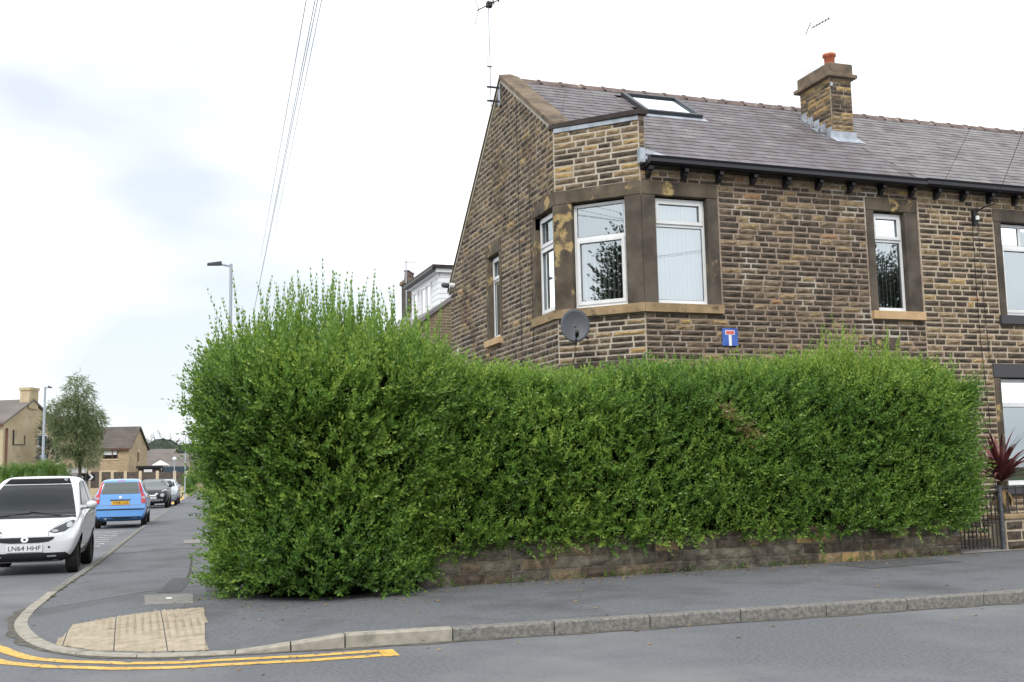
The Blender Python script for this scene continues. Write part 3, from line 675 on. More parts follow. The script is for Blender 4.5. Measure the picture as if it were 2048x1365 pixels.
wbox(WC, 0, LC, -.1, .03, 3.0, 3.2, 'lower_lintel', M['ashlar_dark'], house)
wbox(WG, SG(17.975), LG-.004, -.2, .022, ZL0, ZL1, 'lintel', M['ashlar'], house)
wbox(WG, SG(17.975), SG(17.84), -.16, .018, ZS1+.002, ZL0-.003, 'jamb', M['ashlar'], house)
wbox(WG, SG(16.97), LG, -.16, .018, ZS1+.002, ZL0-.003, 'mullion', M['ashlar'], house)
wbox(WG, SG(17.985), LG+.02, -.2, .075, ZS0, ZS1, 'sill', M['sill'], house)
wbox(WG, SG(20.68), SG(19.74), -.2, .022, 5.73, 5.96, 'lintel', M['ashlar'], house)
wbox(WG, SG(20.68), SG(20.54), -.16, .018, ZS1-.055, 5.727, 'jamb', M['ashlar'], house)
wbox(WG, SG(19.86), SG(19.74), -.16, .018, ZS1-.055, 5.727, 'jamb', M['ashlar'], house)
wbox(WG, SG(20.72), SG(19.80), -.2, .075, 3.92, 4.05, 'sill', M['sill_new'], house)
a, b = 12.245-XC, 13.345-XC
wbox(WF, a, b, -.2, .022, ZL0, ZL1, 'lintel', M['ashlar'], house)
wbox(WF, a, 12.40-XC, -.16, .018, ZS1+.002, ZL0-.003, 'jamb', M['ashlar_dark'], house)
wbox(WF, 13.06-XC, b, -.16, .018, ZS1+.002, ZL0-.003, 'jamb', M['ashlar_dark'], house)
wbox(WF, a, b+.01, -.2, .075, ZS0, ZS1, 'sill', M['sill_new'], house)
wbox(WF, 12.155-XC, 12.795-XC, -.05, .022, 3.435, 3.645, 'door_lintel', M['ashlar'], house)
# windows
window(house, WF, .25, 1.20, ZS1+.005, ZL0-.03, 5.44, ('top',), 'blind_white', .24, .15, 'bay window with closed pale blinds facing the road')
window(house, WC, .305, 1.245, ZS1+.005, ZL0-.03, 5.30, ('bottom',), 'blind', .24, 1.42, 'corner window with half open vertical blinds and a tree reflection')
window(house, WG, SG(17.835), SG(16.975), ZS1+.005, ZL0-.03, 5.33, ('top', 'bottom'), 'blind_grey', .24, .2, 'narrow seen bay window on the gable side with its top light ajar')
window(house, WG, SG(20.535), SG(19.865), ZS1-.05, 5.70, 5.23, ('top',), 'blind_grey', .24, .2, 'tall window in the gable wall')
window(house, WF, 12.405-XC, 13.055-XC, ZS1+.005, ZL0-.03, 5.40, ('top',), 'blind_white', .24, .8, 'slim window with tan sill beside the party wall')
g = G(); g.box((XG+.3, YB-.28, .1), (XP-.13, YB, 5.68)); g.build('rear_wall', M['neigh'], house)
g = G(); g.box((XG+1.6, YF+2.2, .1), (XP-.2, YF+2.3, 6.3)); g.box((XG+1.6, YF+2.3, .1), (XG+1.7, YB-.3, 6.0)); g.build('room_partition', M['interior'], house)
# chimney
CX0, CX1, CY0, CY1 = 13.07, 13.57, 17.72, 18.74
rz = lambda y: ZR-SL*(YR-y)
ch = G(); ch.box((CX0, CY0, rz(CY0)-.3), (CX1, CY1, 9.14)); chim = ch.build('chimney', M['mortar_c'], house)
WCF = Wall(CX0, CY0, 0); WCL = Wall(CX0, CY1, -math.pi/2)
tch = lambda s_, z: pick((.18, .26, .34, .22, 0))
rc = lay(WCF, 0, CX1-CX0, [7.82, 9.12], [], tch, pitch=.088, lens=(.15, .34), joint=.01)
rc += lay(WCL, 0, CY1-CY0, [7.72, 9.12], [], tch, pitch=.088, lens=(.15, .34), joint=.01, srange=lambda z: (0 if z > rz(CY1)+.05 else max(0, (CY1-(YR-(ZR-z)/SL))+.02), CY1-CY0))
recs += rc
g = G(); g.box((CX0-.10, CY0-.10, 9.13), (CX1+.10, CY1+.10, 9.21)); g.build('drip_course', M['coping'], chim, bevel=.012)
g = G(); g.box((CX0-.04, CY0-.04, 9.21), (CX1+.04, CY1+.04, 9.44)); g.build('cap', M['coping'], chim, bevel=.02)
g = G(); g.lathe([(.10, -.02), (.105, .20), (.135, .22), (.135, .27), (.10, .27), (.09, .1)], (13.26, 17.95, 9.44), 16); g.build('chimney_pot', M['terracotta'], chim, smooth=True)
g = G(); g.lathe([(.055, -.01), (.055, .15), (.04, .15)], (13.12, 18.5, 9.44), 10); g.build('flue_cap', M['white'], chim)
g = G(); g.lathe([(.045, -.01), (.045, .14), (.03, .14)], (13.28, 18.52, 9.44), 10); g.build('flue_cap', M['white'], chim)
# stepped lead flashing on the left cheek, apron in front
for k in range(5):
    y0 = CY0+k*.205; y1 = y0+.215; zb = rz(y0)-.02; zt_ = rz(y0)+.25
    g = G(); g.add([(CX0-.022, y0-.03, rz(y0-.03)-.03), (CX0-.022, y1, rz(y1)-.03), (CX0-.022, y1-.01, rz(y1)+.03), (CX0-.022, y1-.06, zt_), (CX0-.022, y0-.02, zt_)], [(0, 1, 2, 3, 4)])
    g.add([(CX0-.022, y0-.03, rz(y0)-.01), (CX0-.022, y1, rz(y1)+.015), (CX0-.16, y1, rz(y1)+.03), (CX0-.16, y0-.03, rz(y0)+.012)], [(0, 1, 2, 3)]); g.build('step_flashing', M['lead'], chim)
g = G(); g.box((CX0-.05, CY0-.025, rz(CY0)-.02), (CX1+.05, CY0-.005, rz(CY0)+.16)); ya = CY0-.26
g.add([(CX0-.1, CY0-.01, rz(CY0)+.035), (CX1+.1, CY0-.01, rz(CY0)+.035), (CX1+.1, ya, rz(ya)+.04), (CX0-.1, ya, rz(ya)+.04)], [(0, 1, 2, 3)]); g.build('apron_flashing', M['lead'], chim)
g = G(); g.box((CX0+.0, CY0-.028, 8.95), (CX0+.05, CY0-.02, 9.03)); g.build('lead_tag', M['lead'], chim)
byw = {id(WF): front, id(WC): corner, id(WG): gable, id(WCF): chim, id(WCL): chim}
distribute(recs, lambda W: byw[id(W)], 300, 20)

# ------------------------------------------------------------------ roof
ANG = math.atan(SL)
def roof_deck(x0, x1, name, parent, cut=None):
    g = G(); y0 = 15.66; ye = YB+.1
    if cut:
        g.add([(cut, y0, rz(y0)-.02), (x1, y0, rz(y0)-.02), (x1, YF+CH, rz(YF+CH)-.02), (cut, YF+CH, rz(YF+CH)-.02), (cut, y0, rz(y0)-.10), (x1, y0, rz(y0)-.10), (x1, YF+CH, rz(YF+CH)-.14), (cut, YF+CH, rz(YF+CH)-.14)],
              [(0, 1, 2, 3), (7, 6, 5, 4), (0, 3, 7, 4), (0, 4, 5, 1), (1, 5, 6, 2)]); y0 = YF+CH
    P = [(y0, rz(y0)-.02), (YR, ZR-.02), (ye, ZR-.02-SLB*(ye-YR)), (ye, ZR-.14-SLB*(ye-YR)), (YR, ZR-.14), (y0, rz(y0)-.10)]
    n = len(P); g.add([(x0, y, z) for y, z in P]+[(x1, y, z) for y, z in P], [tuple(range(n)), tuple(range(2*n-1, n-1, -1))]+[(i, i+n, (i+1) % n+n, (i+1) % n) for i in range(n)])
    return g.build(name, M['slate_c'], parent)
def slate_mesh(mat):
    V = [(-.5, -.5, 0), (.5, -.5, 0), (.5, .5, 0), (-.5, .5, 0), (-.5, -.5, 1), (.5, -.5, 1), (.5, .5, 1), (-.5, .5, 1)]
    me = bpy.data.meshes.new('slate'); me.from_pydata(V, [], [(0, 3, 2, 1), (4, 5, 6, 7), (0, 1, 5, 4), (1, 2, 6, 5), (2, 3, 7, 6), (3, 0, 4, 7)]); me.materials.append(mat); return me
SLM = [slate_mesh(M[k]) for k in ('slate_a', 'slate_b', 'slate_c')]
def lay_slates(x0, x1, wts, skip, roof):
    rec = []; Ltot = (YR-15.60)/math.cos(ANG); ex = .215; n = int(Ltot/ex)
    for j in range(n+1):
        t = j*ex; x = x0-random.uniform(0, .25)
        while x < x1:
            w = random.uniform(.22, .30); xa, xb = max(x, x0), min(x+w, x1); x += w
            if xb-xa < .05: continue
            tc_ = t+.5*(ex+.10); ln = ex+.10
            if t+ln > Ltot: ln = Ltot-t; tc_ = t+ln/2
            y = 15.60+tc_*math.cos(ANG); z = rz(15.60)+tc_*math.sin(ANG)
            if skip((xa+xb)/2, y): continue
            rec.append(((xa+xb)/2, y, z, xb-xa-.006, ln, random.choices((0, 1, 2), wts)[0], random.uniform(-.006, .006), random.uniform(-.004, .004)))
    def vis(r):
        p = project(r[:3]); return (1/p[2] if 0 < p[0] < 2048 and 0 < p[1] < 1365 else -1)
    order = sorted(range(len(rec)), key=lambda i: -vis(rec[i])); big = set(order[:300]); off = wloc(roof)
    Vs, Fs, mi = [], [], []
    til = ANG-.045
    for i, (x, y, z, w, ln, mt, jr, jt) in enumerate(rec):
        if i in big:
            o = link('slate', SLM[mt], roof); o.location = Vector((x, y, z+.012))-off; o.rotation_euler = (til+jt, jr, jr); o.scale = (w, ln, .010)
        else:
            R_ = Matrix.Rotation(til+jt, 3, 'X') @ Matrix.Rotation(jr, 3, 'Y'); n0 = len(Vs)
            for v in SLM[0].vertices: q = R_ @ Vector((v.co.x*w, v.co.y*ln, v.co.z*.010))+Vector((x, y, z+.012))-off; Vs.append(tuple(q))
            for p in SLM[0].polygons: Fs.append(tuple(k+n0 for k in p.vertices)); mi.append(mt)
    me = bpy.data.meshes.new('slate_courses'); me.from_pydata(Vs, [], Fs)
    for k in ('slate_a', 'slate_b', 'slate_c'): me.materials.append(M[k])
    me.polygons.foreach_set('material_index', mi); tag(link('slate_courses', me, roof), kind='stuff')
roofA = roof_deck(XG+.30, XP, 'roof', house, XC+.06)
SKX0, SKX1, SKY0, SKY1 = 9.14, 10.36, 18.09, 19.17
def skipA(x, y):
    if x < 8.0 and y < YF+CH+.02: return True
    if SKX0-.02 < x < SKX1+.02 and SKY0-.02 < y < SKY1+.02: return True
    return CX0-.02 < x < CX1+.02 and CY0-.05 < y < CY1+.05
lay_slates(XG+.28, XP, (.72, .06, .22), skipA, roofA)
# infill of the deck where the chamfer cuts the eaves corner is closed by the corner cap
g = G(); cp = [(XG-.07, YF+CH+.02), (XC-.02, YF-.075), (XC+.14, YF-.075), (XC+.14, YF+CH+.2), (XG+.02, YF+CH+.2)]
g.add([(x, y, 7.25) for x, y in cp]+[(x, y, 7.345) for x, y in cp], [tuple(range(4, -1, -1)), tuple(range(5, 10))]+[(i, (i+1) % 5, (i+1) % 5+5, i+5) for i in range(5)]); g.build('corner_cap', M['fascia'], roofA, bevel=.008)
wbox(WC, .02, LC, -.02, .03, 7.17, 7.25, 'lead_strip', M['lead'], roofA, .004)
g = G(); g.box((XC, YF+.0, ZE-.1), (XC+.10, YF+CH+.1, 7.25)); g.build('parapet_return', M['mortar_a'], roofA)
WR = Wall(XC, YF, 0); joined_stones('stone_courses', lay(WR, .0, .10, [6.45, 7.19], [], tone_cham, pitch=.1, lens=(.1, .2)), roofA)
# ridge tiles
def ridge(x0, x1, parent):
    x = x0; k = 0
    while x < x1:
        w = min(.46, x1-x); V = []; F = []
        prof = [(-.145, -.085), (-.07, .01), (0, .045), (.07, .01), (.145, -.085)]
        for xx, sc in ((x, 1.0), (x+w-.05, 1.0), (x+w-.05, 1.12), (x+w-.004, 1.12)):
            for y, z in prof: V.append((xx, YR+y*sc, ZR+.02+z+(.018 if sc > 1.1 else 0)+random.uniform(-.003, .003)))
        for a in range(3):
            for b in range(4): F.append((a*5+b, (a+1)*5+b, (a+1)*5+b+1, a*5+b+1))
        F += [(0, 1, 2, 3, 4), (15, 16, 17, 18, 19)]
        G().add(V, F).build('ridge_tile', M['ridge'], parent); x += w; k += 1
ridge(XG+.34, XP+.02, roofA)
# coping stones on the front verge, pale bed beneath, thin verge at the back
def coping(ya, yb, slope, sgn, z0, nst, mat, w0, w1, th, name):
    for k in range(nst):
        y0 = ya+(yb-ya)*k/nst; y1 = ya+(yb-ya)*(k+1)/nst-sgn*.006; f = lambda y: z0-slope*abs(y-YR)
        g = G(); V = []
        for y in (y0, y1):
            for x, dz in ((XG-.055, 0), (XG-.055, th), (XG+w1*.5, th+.035), (XG+w1, th), (XG+w1, 0)): V.append((x, y, f(y)+dz+random.uniform(-.004, .004)))
        g.add(V, [(0, 1, 2, 3, 4), (9, 8, 7, 6, 5)]+[(i, i+5, (i+1) % 5+5, (i+1) % 5) for i in range(5)]); g.build(name, mat, roofA)
coping(YR, YF+CH-.02, SL, -1, ZR+.015, 4, M['coping'], 0, .36, .085, 'coping_stone')
coping(YR, YB+.15, SLB, 1, ZR+.015, 5, M['coping'], 0, .30, .05, 'coping_stone')
g = G()
for ya, yb, sl in ((YR, YF+CH, SL), (YR, YB+.12, SLB)):
    V = []
    for y in (ya, yb):
        for d, dz in ((.03, -.075), (.03, .012), (-.02, .012), (-.02, -.075)): V.append((XG-d, y, ZR+.012-sl*abs(y-YR)+dz))
    g.add(V, [(0, 1, 2, 3), (7, 6, 5, 4)]+[(i, i+4, (i+1) % 4+4, (i+1) % 4) for i in range(4)])
g.build('verge_bed', M['pale_bed'], roofA)
# gutter with corbels
def gutter(x0, x1, parent, xs):
    g = G(); P = [(15.50, 6.40), (15.50, 6.455), (15.485, 6.50), (15.50, 6.505), (15.62, 6.505), (15.62, 6.38), (15.54, 6.37)]
    n = len(P); g.add([(x0, y, z) for y, z in P]+[(x1, y, z-(x1-x0)*.004) for y, z in P], [tuple(range(n)), tuple(range(2*n-1, n-1, -1))]+[(i, i+n, (i+1) % n+n, (i+1) % n) for i in range(n)])
    gt = g.build('gutter', M['gutter'], parent)
    g = G(); g.box((x0, 15.62, 6.37-(x1-x0)*.002), (x1, 15.79, 6.44)); g.build('soffit_board', M['gutter'], parent)
    for x in xs:
        g = G(); P = [(15.79, 6.19), (15.74, 6.195), (15.715, 6.23), (15.685, 6.245), (15.675, 6.285), (15.62, 6.30), (15.615, 6.365), (15.79, 6.365)]; n = len(P)
        g.add([(x-.036, y, z) for y, z in P]+[(x+.036, y, z) for y, z in P], [tuple(range(n)), tuple(range(2*n-1, n-1, -1))]+[(i, i+n, (i+1) % n+n, (i+1) % n) for i in range(n)]); g.build('gutter_bracket', M['gutter'], parent)
gutter(7.90, XP, house, [7.97+.655*k for k in range(9)])
g = G(); g.add([(7.86, 15.70, 6.46), (8.35, 15.62, 6.52), (8.05, 15.95, 6.74), (7.93, 16.0, 6.80)], [(0, 1, 2, 3)]); g.box((7.80, 15.66, 6.42), (7.89, 15.78, 6.66)); g.build('corner_flashing', M['lead'], roofA)
# skylight
sk = empty('skylight', ((SKX0+SKX1)/2, (SKY0+SKY1)/2, rz((SKY0+SKY1)/2))); sk.parent = roofA; sk.location = Vector(((SKX0+SKX1)/2, (SKY0+SKY1)/2, rz((SKY0+SKY1)/2)))-wloc(roofA)
bpy.data.objects.remove(sk)
def on_roof(x, t, h):       # t up-slope distance from SKY0, h above the slates
    return (x, SKY0+t*math.cos(ANG)-h*math.sin(ANG), rz(SKY0)+t*math.sin(ANG)+h*math.cos(ANG))
TL = (SKY1-SKY0)/math.cos(ANG); g = G(); fwd = .085
for x0, x1, t0, t1 in ((SKX0, SKX1, 0, fwd), (SKX0, SKX1, TL-fwd, TL), (SKX0, SKX0+fwd, fwd, TL-fwd), (SKX1-fwd, SKX1, fwd, TL-fwd)): g.box((x0, t0, 0), (x1, t1, .11), on_roof)
skf = g.build('skylight', M['metal_dark'], roofA, bevel=.008)
g = G(); g.add([on_roof(SKX0+fwd, fwd, .07), on_roof(SKX1-fwd, fwd, .07), on_roof(SKX1-fwd, TL-fwd, .07), on_roof(SKX0+fwd, TL-fwd, .07)], [(0, 1, 2, 3)]); g.build('pane', M['skyglass'], skf)
g = G(); g.box((SKX0-.06, -.16, .02), (SKX1+.06, 0, .032), on_roof); g.build('apron', M['lead'], skf)

# ================================================================== THE NEIGHBOURING HOUSE IN THE TERRACE
nb = empty('terraced_house', (16.8, 19.5, .1), label='terraced house with cream pointing adjoining the corner house on the right', cat='house')
X1 = 20.5; LB = X1-XP
rw = (15.23-XP, 16.85-XP, ZS1, 5.87); rws = (15.06-XP, 17.0-XP, 3.94, 6.11)
gw = (14.96-XP, 16.70-XP, 1.0, 2.96); gws = (14.82-XP, 16.84-XP, .85, 3.21)
frontB = backing(WB, 0, LB, .1, ZE, [rw, gw], 'front_wall', M['mortar_b'], nb)
def tone_b(s_, z):
    if z > 6.1: return pick((.05, .3, .6, .05, 0))
    return pick((.56, .26, .15, .02, .01))
recB = lay(WB, .0, LB, [.1, .85, 3.21, 3.94, 6.11, ZE], [rws, gws], tone_b, pitch=.098, joint=.030)
distribute(recB, lambda W: frontB, 300, 20)
wbox(WB, 15.06-XP, 17.0-XP, -.2, .022, 5.87, 6.11, 'lintel', M['ashlar_dark'], nb)
wbox(WB, 15.08-XP, 15.23-XP, -.16, .018, ZS1+.002, 5.867, 'jamb', M['ashlar_dark'], nb)
wbox(WB, 16.85-XP, 17.0-XP, -.16, .018, ZS1+.002, 5.867, 'jamb', M['ashlar_dark'], nb)
wbox(WB, 15.04-XP, 17.04-XP, -.2, .075, 3.94, ZS1, 'sill', M['sill_grey'], nb)
wbox(WB, 14.80-XP, 16.86-XP, -.2, .03, 2.96, 3.21, 'lintel', M['sill_grey'], nb)
wbox(WB, 14.82-XP, 14.96-XP, -.16, .018, 1.0, 2.957, 'jamb', M['ashlar'], nb)
wbox(WB, 16.70-XP, 16.84-XP, -.16, .018, 1.0, 2.957, 'jamb', M['ashlar'], nb)
wbox(WB, 14.80-XP, 16.86-XP, -.2, .075, .85, 1.0, 'sill', M['sill_grey'], nb)
window(nb, WB, 15.235-XP, 16.845-XP, ZS1+.005, 5.85, 5.42, ('bottom',), None, label='upper window with a split top light', mull=15.75-XP)
window(nb, WB, 14.965-XP, 16.695-XP, 1.02, 2.94, 2.46, (), None, label='ground floor window behind the red leaved plant')
g = G()
g.box((15.30-XP, -.40, 1.1), (15.34-XP, -.36, 2.9), WB.T); g.build('curtain_pole', M['brownframe'], nb)
g = G(); g.box((XP, YB-.25, .1), (X1, YB, 5.68)); g.box((X1-.25, YF+.3, .1), (X1, YB-.25, 6.4)); g.box((XP-.12, YF+.3, .1), (XP+.12, YB-.25, 6.5)); g.build('rear_wall', M['neigh'], nb)
g = G(); g.box((XP+.2, YF+2.2, .1), (X1-.3, YF+2.3, 6.3)); g.build('room_partition', M['interior'], nb)
roofB = roof_deck(XP+.002, X1, 'roof', nb)
lay_slates(XP+.01, X1, (.18, .74, .08), lambda x, y: CX0-.02 < x < CX1+.02 and CY0-.05 < y < CY1+.05, roofB)
ridge(XP+.03, X1, roofB)
gutter(XP+.003, X1, nb, [XP+.38+.60*k for k in range(11)])
# cables clipped to the wall, and the bracket where the service wire lands
def cable(name, pts, r, mat, label, cat='cable', parent=None):
    o = G().tube(pts, r, 6).build(name, mat, parent); tag(o, label, cat); return o
wb = empty('wire_bracket', (14.63, 15.75, 5.8), label='small black wire bracket under the neighbour house gutter', cat='bracket')
g = G(); g.box((14.56, 15.72, 5.76), (14.64, 15.78, 6.04)); g.build('plate', M['black'], wb)
g = G(); g.tube([(14.6, 15.76, 5.98), (14.72, 15.6, 6.08), (14.86, 15.5, 6.12)], .016, 6); g.build('arm', M['black'], wb)
g = G(); g.lathe([(.0, 0), (.035, .01), (.035, .08), (0, .09)], (14.62, 15.70, 5.84), 8); g.build('insulator', M['white'], wb)
cable('wall_cable', [(14.55, 15.765, 5.8), (14.54, 15.765, 4.2), (14.55, 15.765, 3.6), (14.62, 15.765, 2.2), (14.65, 15.765, .3)], .0055, M['black'], 'thin black cable running down the wall from the bracket')
cable('wall_cable', [(14.70, 15.765, 6.2), (14.68, 15.765, 5.2), (14.70, 15.765, 3.9), (14.72, 15.765, 3.3), (14.80, 15.765, 3.2)], .005, M['black'], 'second thin cable on the wall nearer the upper window')
cable('wall_cable', [(XG-.026, 18.66, 8.55), (XG-.028, 18.64, 6.5), (XG-.028, 18.62, 3.0)], .006, M['black'], 'black cable hanging down the middle of the gable wall')
cable('wall_cable', [(XG-.026, 18.05, 6.6), (XG-.028, 18.02, 5.0), (XG-.028, 18.0, 3.0)], .006, M['black'], 'black cable beside the gable bay window')

# ================================================================== FOLIAGE
LEAFV = np.array([(0, 0, 0), (-.24, .42, .07), (0, .48, 0), (.24, .42, .07), (0, 1, -.16)], np.float32)
LEAFT = np.array([(0, 2, 1), (0, 3, 2), (1, 2, 4), (2, 3, 4)], np.int32)
def rot_to(d):
    """rotation matrices (n,3,3) taking +Z to each row of d, with random spin"""
    d = d/np.linalg.norm(d, axis=1, keepdims=True); n = len(d)
    r = rng.normal(size=(n, 3)); x = np.cross(r, d); x /= np.linalg.norm(x, axis=1, keepdims=True); y = np.cross(d, x)
    return np.stack([x, y, d], axis=2)
def sprig(L_, nodes, leaf, seed, up_ang=(35, 62), whorl=2):
    r = np.random.default_rng(seed); Vs = []; tn = []
    bend = r.uniform(-.35, .35, 2)
    for k in range(nodes):
        t = (k+.6)/nodes; base = np.array((bend[0]*t*t*L_, bend[1]*t*t*L_, t*L_)); sz = leaf*(1.0-.45*t**3)*r.uniform(.8, 1.15)
        for m in range(whorl):
            az = k*math.pi/2+m*2*math.pi/whorl+r.uniform(-.35, .35); el = math.radians(r.uniform(*up_ang))+.35*t
            yv = np.array((math.cos(az)*math.cos(el), math.sin(az)*math.cos(el), math.sin(el))); sidev = np.array((-math.sin(az), math.cos(az), 0)); zv = np.cross(sidev, yv)
            tw = r.uniform(-.5, .5); xs = sidev*math.cos(tw)+zv*math.sin(tw); zz = np.cross(xs, yv)
            Vs.append(base+sz*(np.outer(LEAFV[:, 0], xs)+np.outer(LEAFV[:, 1], yv)+np.outer(LEAFV[:, 2], zz))); tn.append(np.full(5, t))
    # two leaves at the tip
    for m in range(2):
        az = m*math.pi+r.uniform(0, 1); el = math.radians(70); yv = np.array((math.cos(az)*math.cos(el), math.sin(az)*math.cos(el), math.sin(el))); xs = np.array((-math.sin(az), math.cos(az), 0)); zz = np.cross(xs, yv)
        Vs.append(np.array((bend[0]*L_, bend[1]*L_, L_*1.0))+leaf*.55*(np.outer(LEAFV[:, 0], xs)+np.outer(LEAFV[:, 1], yv)+np.outer(LEAFV[:, 2], zz))); tn.append(np.full(5, 1.1))
    # stem, a thin three-sided spike made of the same triangles
    return np.concatenate(Vs).astype(np.float32), np.concatenate(tn).astype(np.float32)
def scatter(templates, pos, dirs, scale, tone, tipgain=.22):
    """leaf mesh arrays for sprigs at pos/dirs; returns verts, tris, tone"""
    V = []; T = []; A = []; n0 = 0; pick_ = rng.integers(0, len(templates), len(pos)); Rm = rot_to(dirs)
    for k, (tv, tt) in enumerate(templates):
        idx = np.where(pick_ == k)[0]
        if not len(idx): continue
        W_ = np.einsum('nij,vj->nvi', Rm[idx], tv)*scale[idx, None, None]+pos[idx, None, :]
        nl = len(tv)//5; base = (np.arange(len(idx)*nl)*5)[:, None, None]
        T.append((base+LEAFT[None]).reshape(-1, 3)+n0)
        lt = rng.normal(0, .10, (len(idx), nl)).repeat(5, axis=1)
        A.append((tone[idx, None]+tipgain*(tt[None]-.5)+lt).ravel()); V.append(W_.reshape(-1, 3)); n0 += len(idx)*len(tv)
    return np.concatenate(V), np.concatenate(T), np.clip(np.concatenate(A), 0, 1)
def foliage(name, parts, mat, parent, kind='stuff'):
    V = []; T = []; A = []; n = 0
    for v, t, a in parts: V.append(v); T.append(t+n); A.append(a); n += len(v)
    V = np.concatenate(V)-np.array(wloc(parent)); me = fast_mesh(name, V, np.concatenate(T), mat, attrs={'tone': np.concatenate(A)})
    return tag(link(name, me, parent), kind=kind)
SPR = [sprig(.19, 5, .066, k, (20, 60)) for k in range(5)]+[sprig(.34, 9, .062, 30+k, (15, 50)) for k in range(5)]
SHOOT = [sprig(.55, 13, .050, 50+k, (20, 50)) for k in range(5)]
def vnoise(p, f, seed):
    r = np.random.default_rng(seed); out = np.zeros(len(p))
    for k in range(6):
        d = r.normal(size=3); d /= np.linalg.norm(d); out += np.sin(p@d*f*(0.6+.35*k)+r.uniform(0, 6.28))/(1+.25*k)
    return out/3.2

# ---- the overgrown privet at the corner
bush = empty('privet_bush', (2.15, 13.1, .1), label='tall overgrown privet bush with upright shoots bulging over the corner pavement', cat='bush')
BZ = np.array([.08, .25, .6, 1.1, 1.6, 2.05, 2.4, 2.7, 2.92, 3.08]); BR = np.array([1.02, 1.14, 1.14, 1.16, 1.27, 1.40, 1.38, 1.20, .86, .25])
BC = np.array((2.20, 13.0))
def bush_pts(n, zlo=.12, zhi=3.06, inset=0.0):
    z = rng.uniform(zlo, zhi, n*2); r = np.interp(z, BZ, BR); keep = rng.uniform(0, 1.65, n*2) < r+.35; z = z[keep][:n]; r = r[keep][:n]
    th = rng.uniform(0, 2*np.pi, len(z))
    ex = np.where(np.cos(th) > 0, 1.18, 1.0)          # a little longer towards the hedge
    nx, ny = np.cos(th), np.sin(th)
    slope = -np.interp(z, (BZ[:-1]+BZ[1:])/2, np.diff(BR)/np.diff(BZ)); nz = np.clip(slope, -.5, 3)
    nrm = np.stack([nx, ny, nz], 1); nrm /= np.linalg.norm(nrm, axis=1, keepdims=True)
    P = np.stack([BC[0]+nx*r*ex, BC[1]+ny*r, z], 1)
    P += nrm*(.20*vnoise(P, 2.6, 3)+.11*vnoise(P, 7, 4)-inset)[:, None]
    return P, nrm
parts = []
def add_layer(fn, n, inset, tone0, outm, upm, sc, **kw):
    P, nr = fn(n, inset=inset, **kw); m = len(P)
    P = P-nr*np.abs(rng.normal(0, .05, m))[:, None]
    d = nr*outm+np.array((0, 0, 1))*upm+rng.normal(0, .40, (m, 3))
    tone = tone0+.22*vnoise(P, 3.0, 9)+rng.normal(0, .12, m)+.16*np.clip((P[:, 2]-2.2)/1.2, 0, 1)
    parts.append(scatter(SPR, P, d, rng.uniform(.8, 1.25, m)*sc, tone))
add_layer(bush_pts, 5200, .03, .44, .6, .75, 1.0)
add_layer(bush_pts, 4200, .20, .24, .8, .4, 1.0)  # inner leaves toned darker: shade in the gaps put into the leaf colour
# upright shoots from the crown
def shoots(P, hmin, hmax, tone0, lean=.10):
    m = len(P); d = np.stack([rng.normal(0, lean, m), rng.normal(0, lean, m), np.ones(m)], 1); sc = rng.uniform(hmin, hmax, m)/.55
    V, T, A = scatter(SHOOT, P, d, np.ones(m), np.full(m, tone0)+rng.normal(0, .06, m), .25)
    return V, T, A
def shoot_long(P, h, tone0, lean=.09):
    """tall single stems with opposite leaf pairs, height h each, leaves of natural size"""
    V = []; T = []; A = []; n0 = 0; SV = []; SF = []
    for p, hh in zip(P, h):
        nodes = max(3, int(hh/.046)); bx, by = rng.normal(0, lean*1.3, 2); cx, cy = rng.normal(0, lean*.7, 2); az0 = rng.uniform(0, 6.28)
        pts = []
        for k in range(nodes):
            t = (k+.5)/nodes; base = np.array((p[0]+(bx*t+cx*t*t)*hh, p[1]+(by*t+cy*t*t)*hh, p[2]+hh*t)); pts.append(base); sz = .066*(1.05-.50*t**2)*rng.uniform(.8, 1.15)
            for m in range(2):
                az = az0+k*1.57+m*math.pi+rng.uniform(-.3, .3); el = math.radians(rng.uniform(15, 50))+.3*t
                yv = np.array((math.cos(az)*math.cos(el), math.sin(az)*math.cos(el), math.sin(el))); xs = np.array((-math.sin(az), math.cos(az), 0)); zz = np.cross(xs, yv)
                V.append(base+sz*(np.outer(LEAFV[:, 0], xs)+np.outer(LEAFV[:, 1], yv)+np.outer(LEAFV[:, 2]-.45*LEAFV[:, 1]**2, zz)))
                T.append(LEAFT+n0); A.append(np.full(5, tone0+.22*t+rng.normal(0, .09))); n0 += 5
        # the stem itself: a narrow three-sided spike in leaf-green
        for a, b in zip(pts[:-1:2], pts[2::2]):
            w = .0035
            V.append(np.array([a+(w, 0, 0), a+(-w*.5, w*.87, 0), b+(0, 0, 0), a+(-w*.5, -w*.87, 0), b+(0, 0, .002)])); T.append(np.array([(0, 1, 2), (1, 3, 2), (3, 0, 2), (0, 1, 4)])+n0); A.append(np.full(5, .55)); n0 += 5
    return np.concatenate(V).astype(np.float32), np.concatenate(T), np.clip(np.concatenate(A), 0, 1)
n = 560; th = rng.uniform(0, 2*np.pi, n); rr = np.sqrt(rng.uniform(0, 1, n))*1.42
SPt = np.stack([BC[0]+.05+np.cos(th)*rr*1.05, BC[1]+np.sin(th)*rr, np.zeros(n)], 1)
SPt[:, 2] = np.interp(rr, [0, .6, 1.0, 1.35, 1.6], [3.00, 2.88, 2.70, 2.42, 2.05])-.05
hs = np.clip(rng.gamma(3.6, .15, n), .2, .95)*np.interp(rr, [0, 1.2, 1.6], [1.0, .95, .6])
parts.append(shoot_long(SPt, hs, .38))
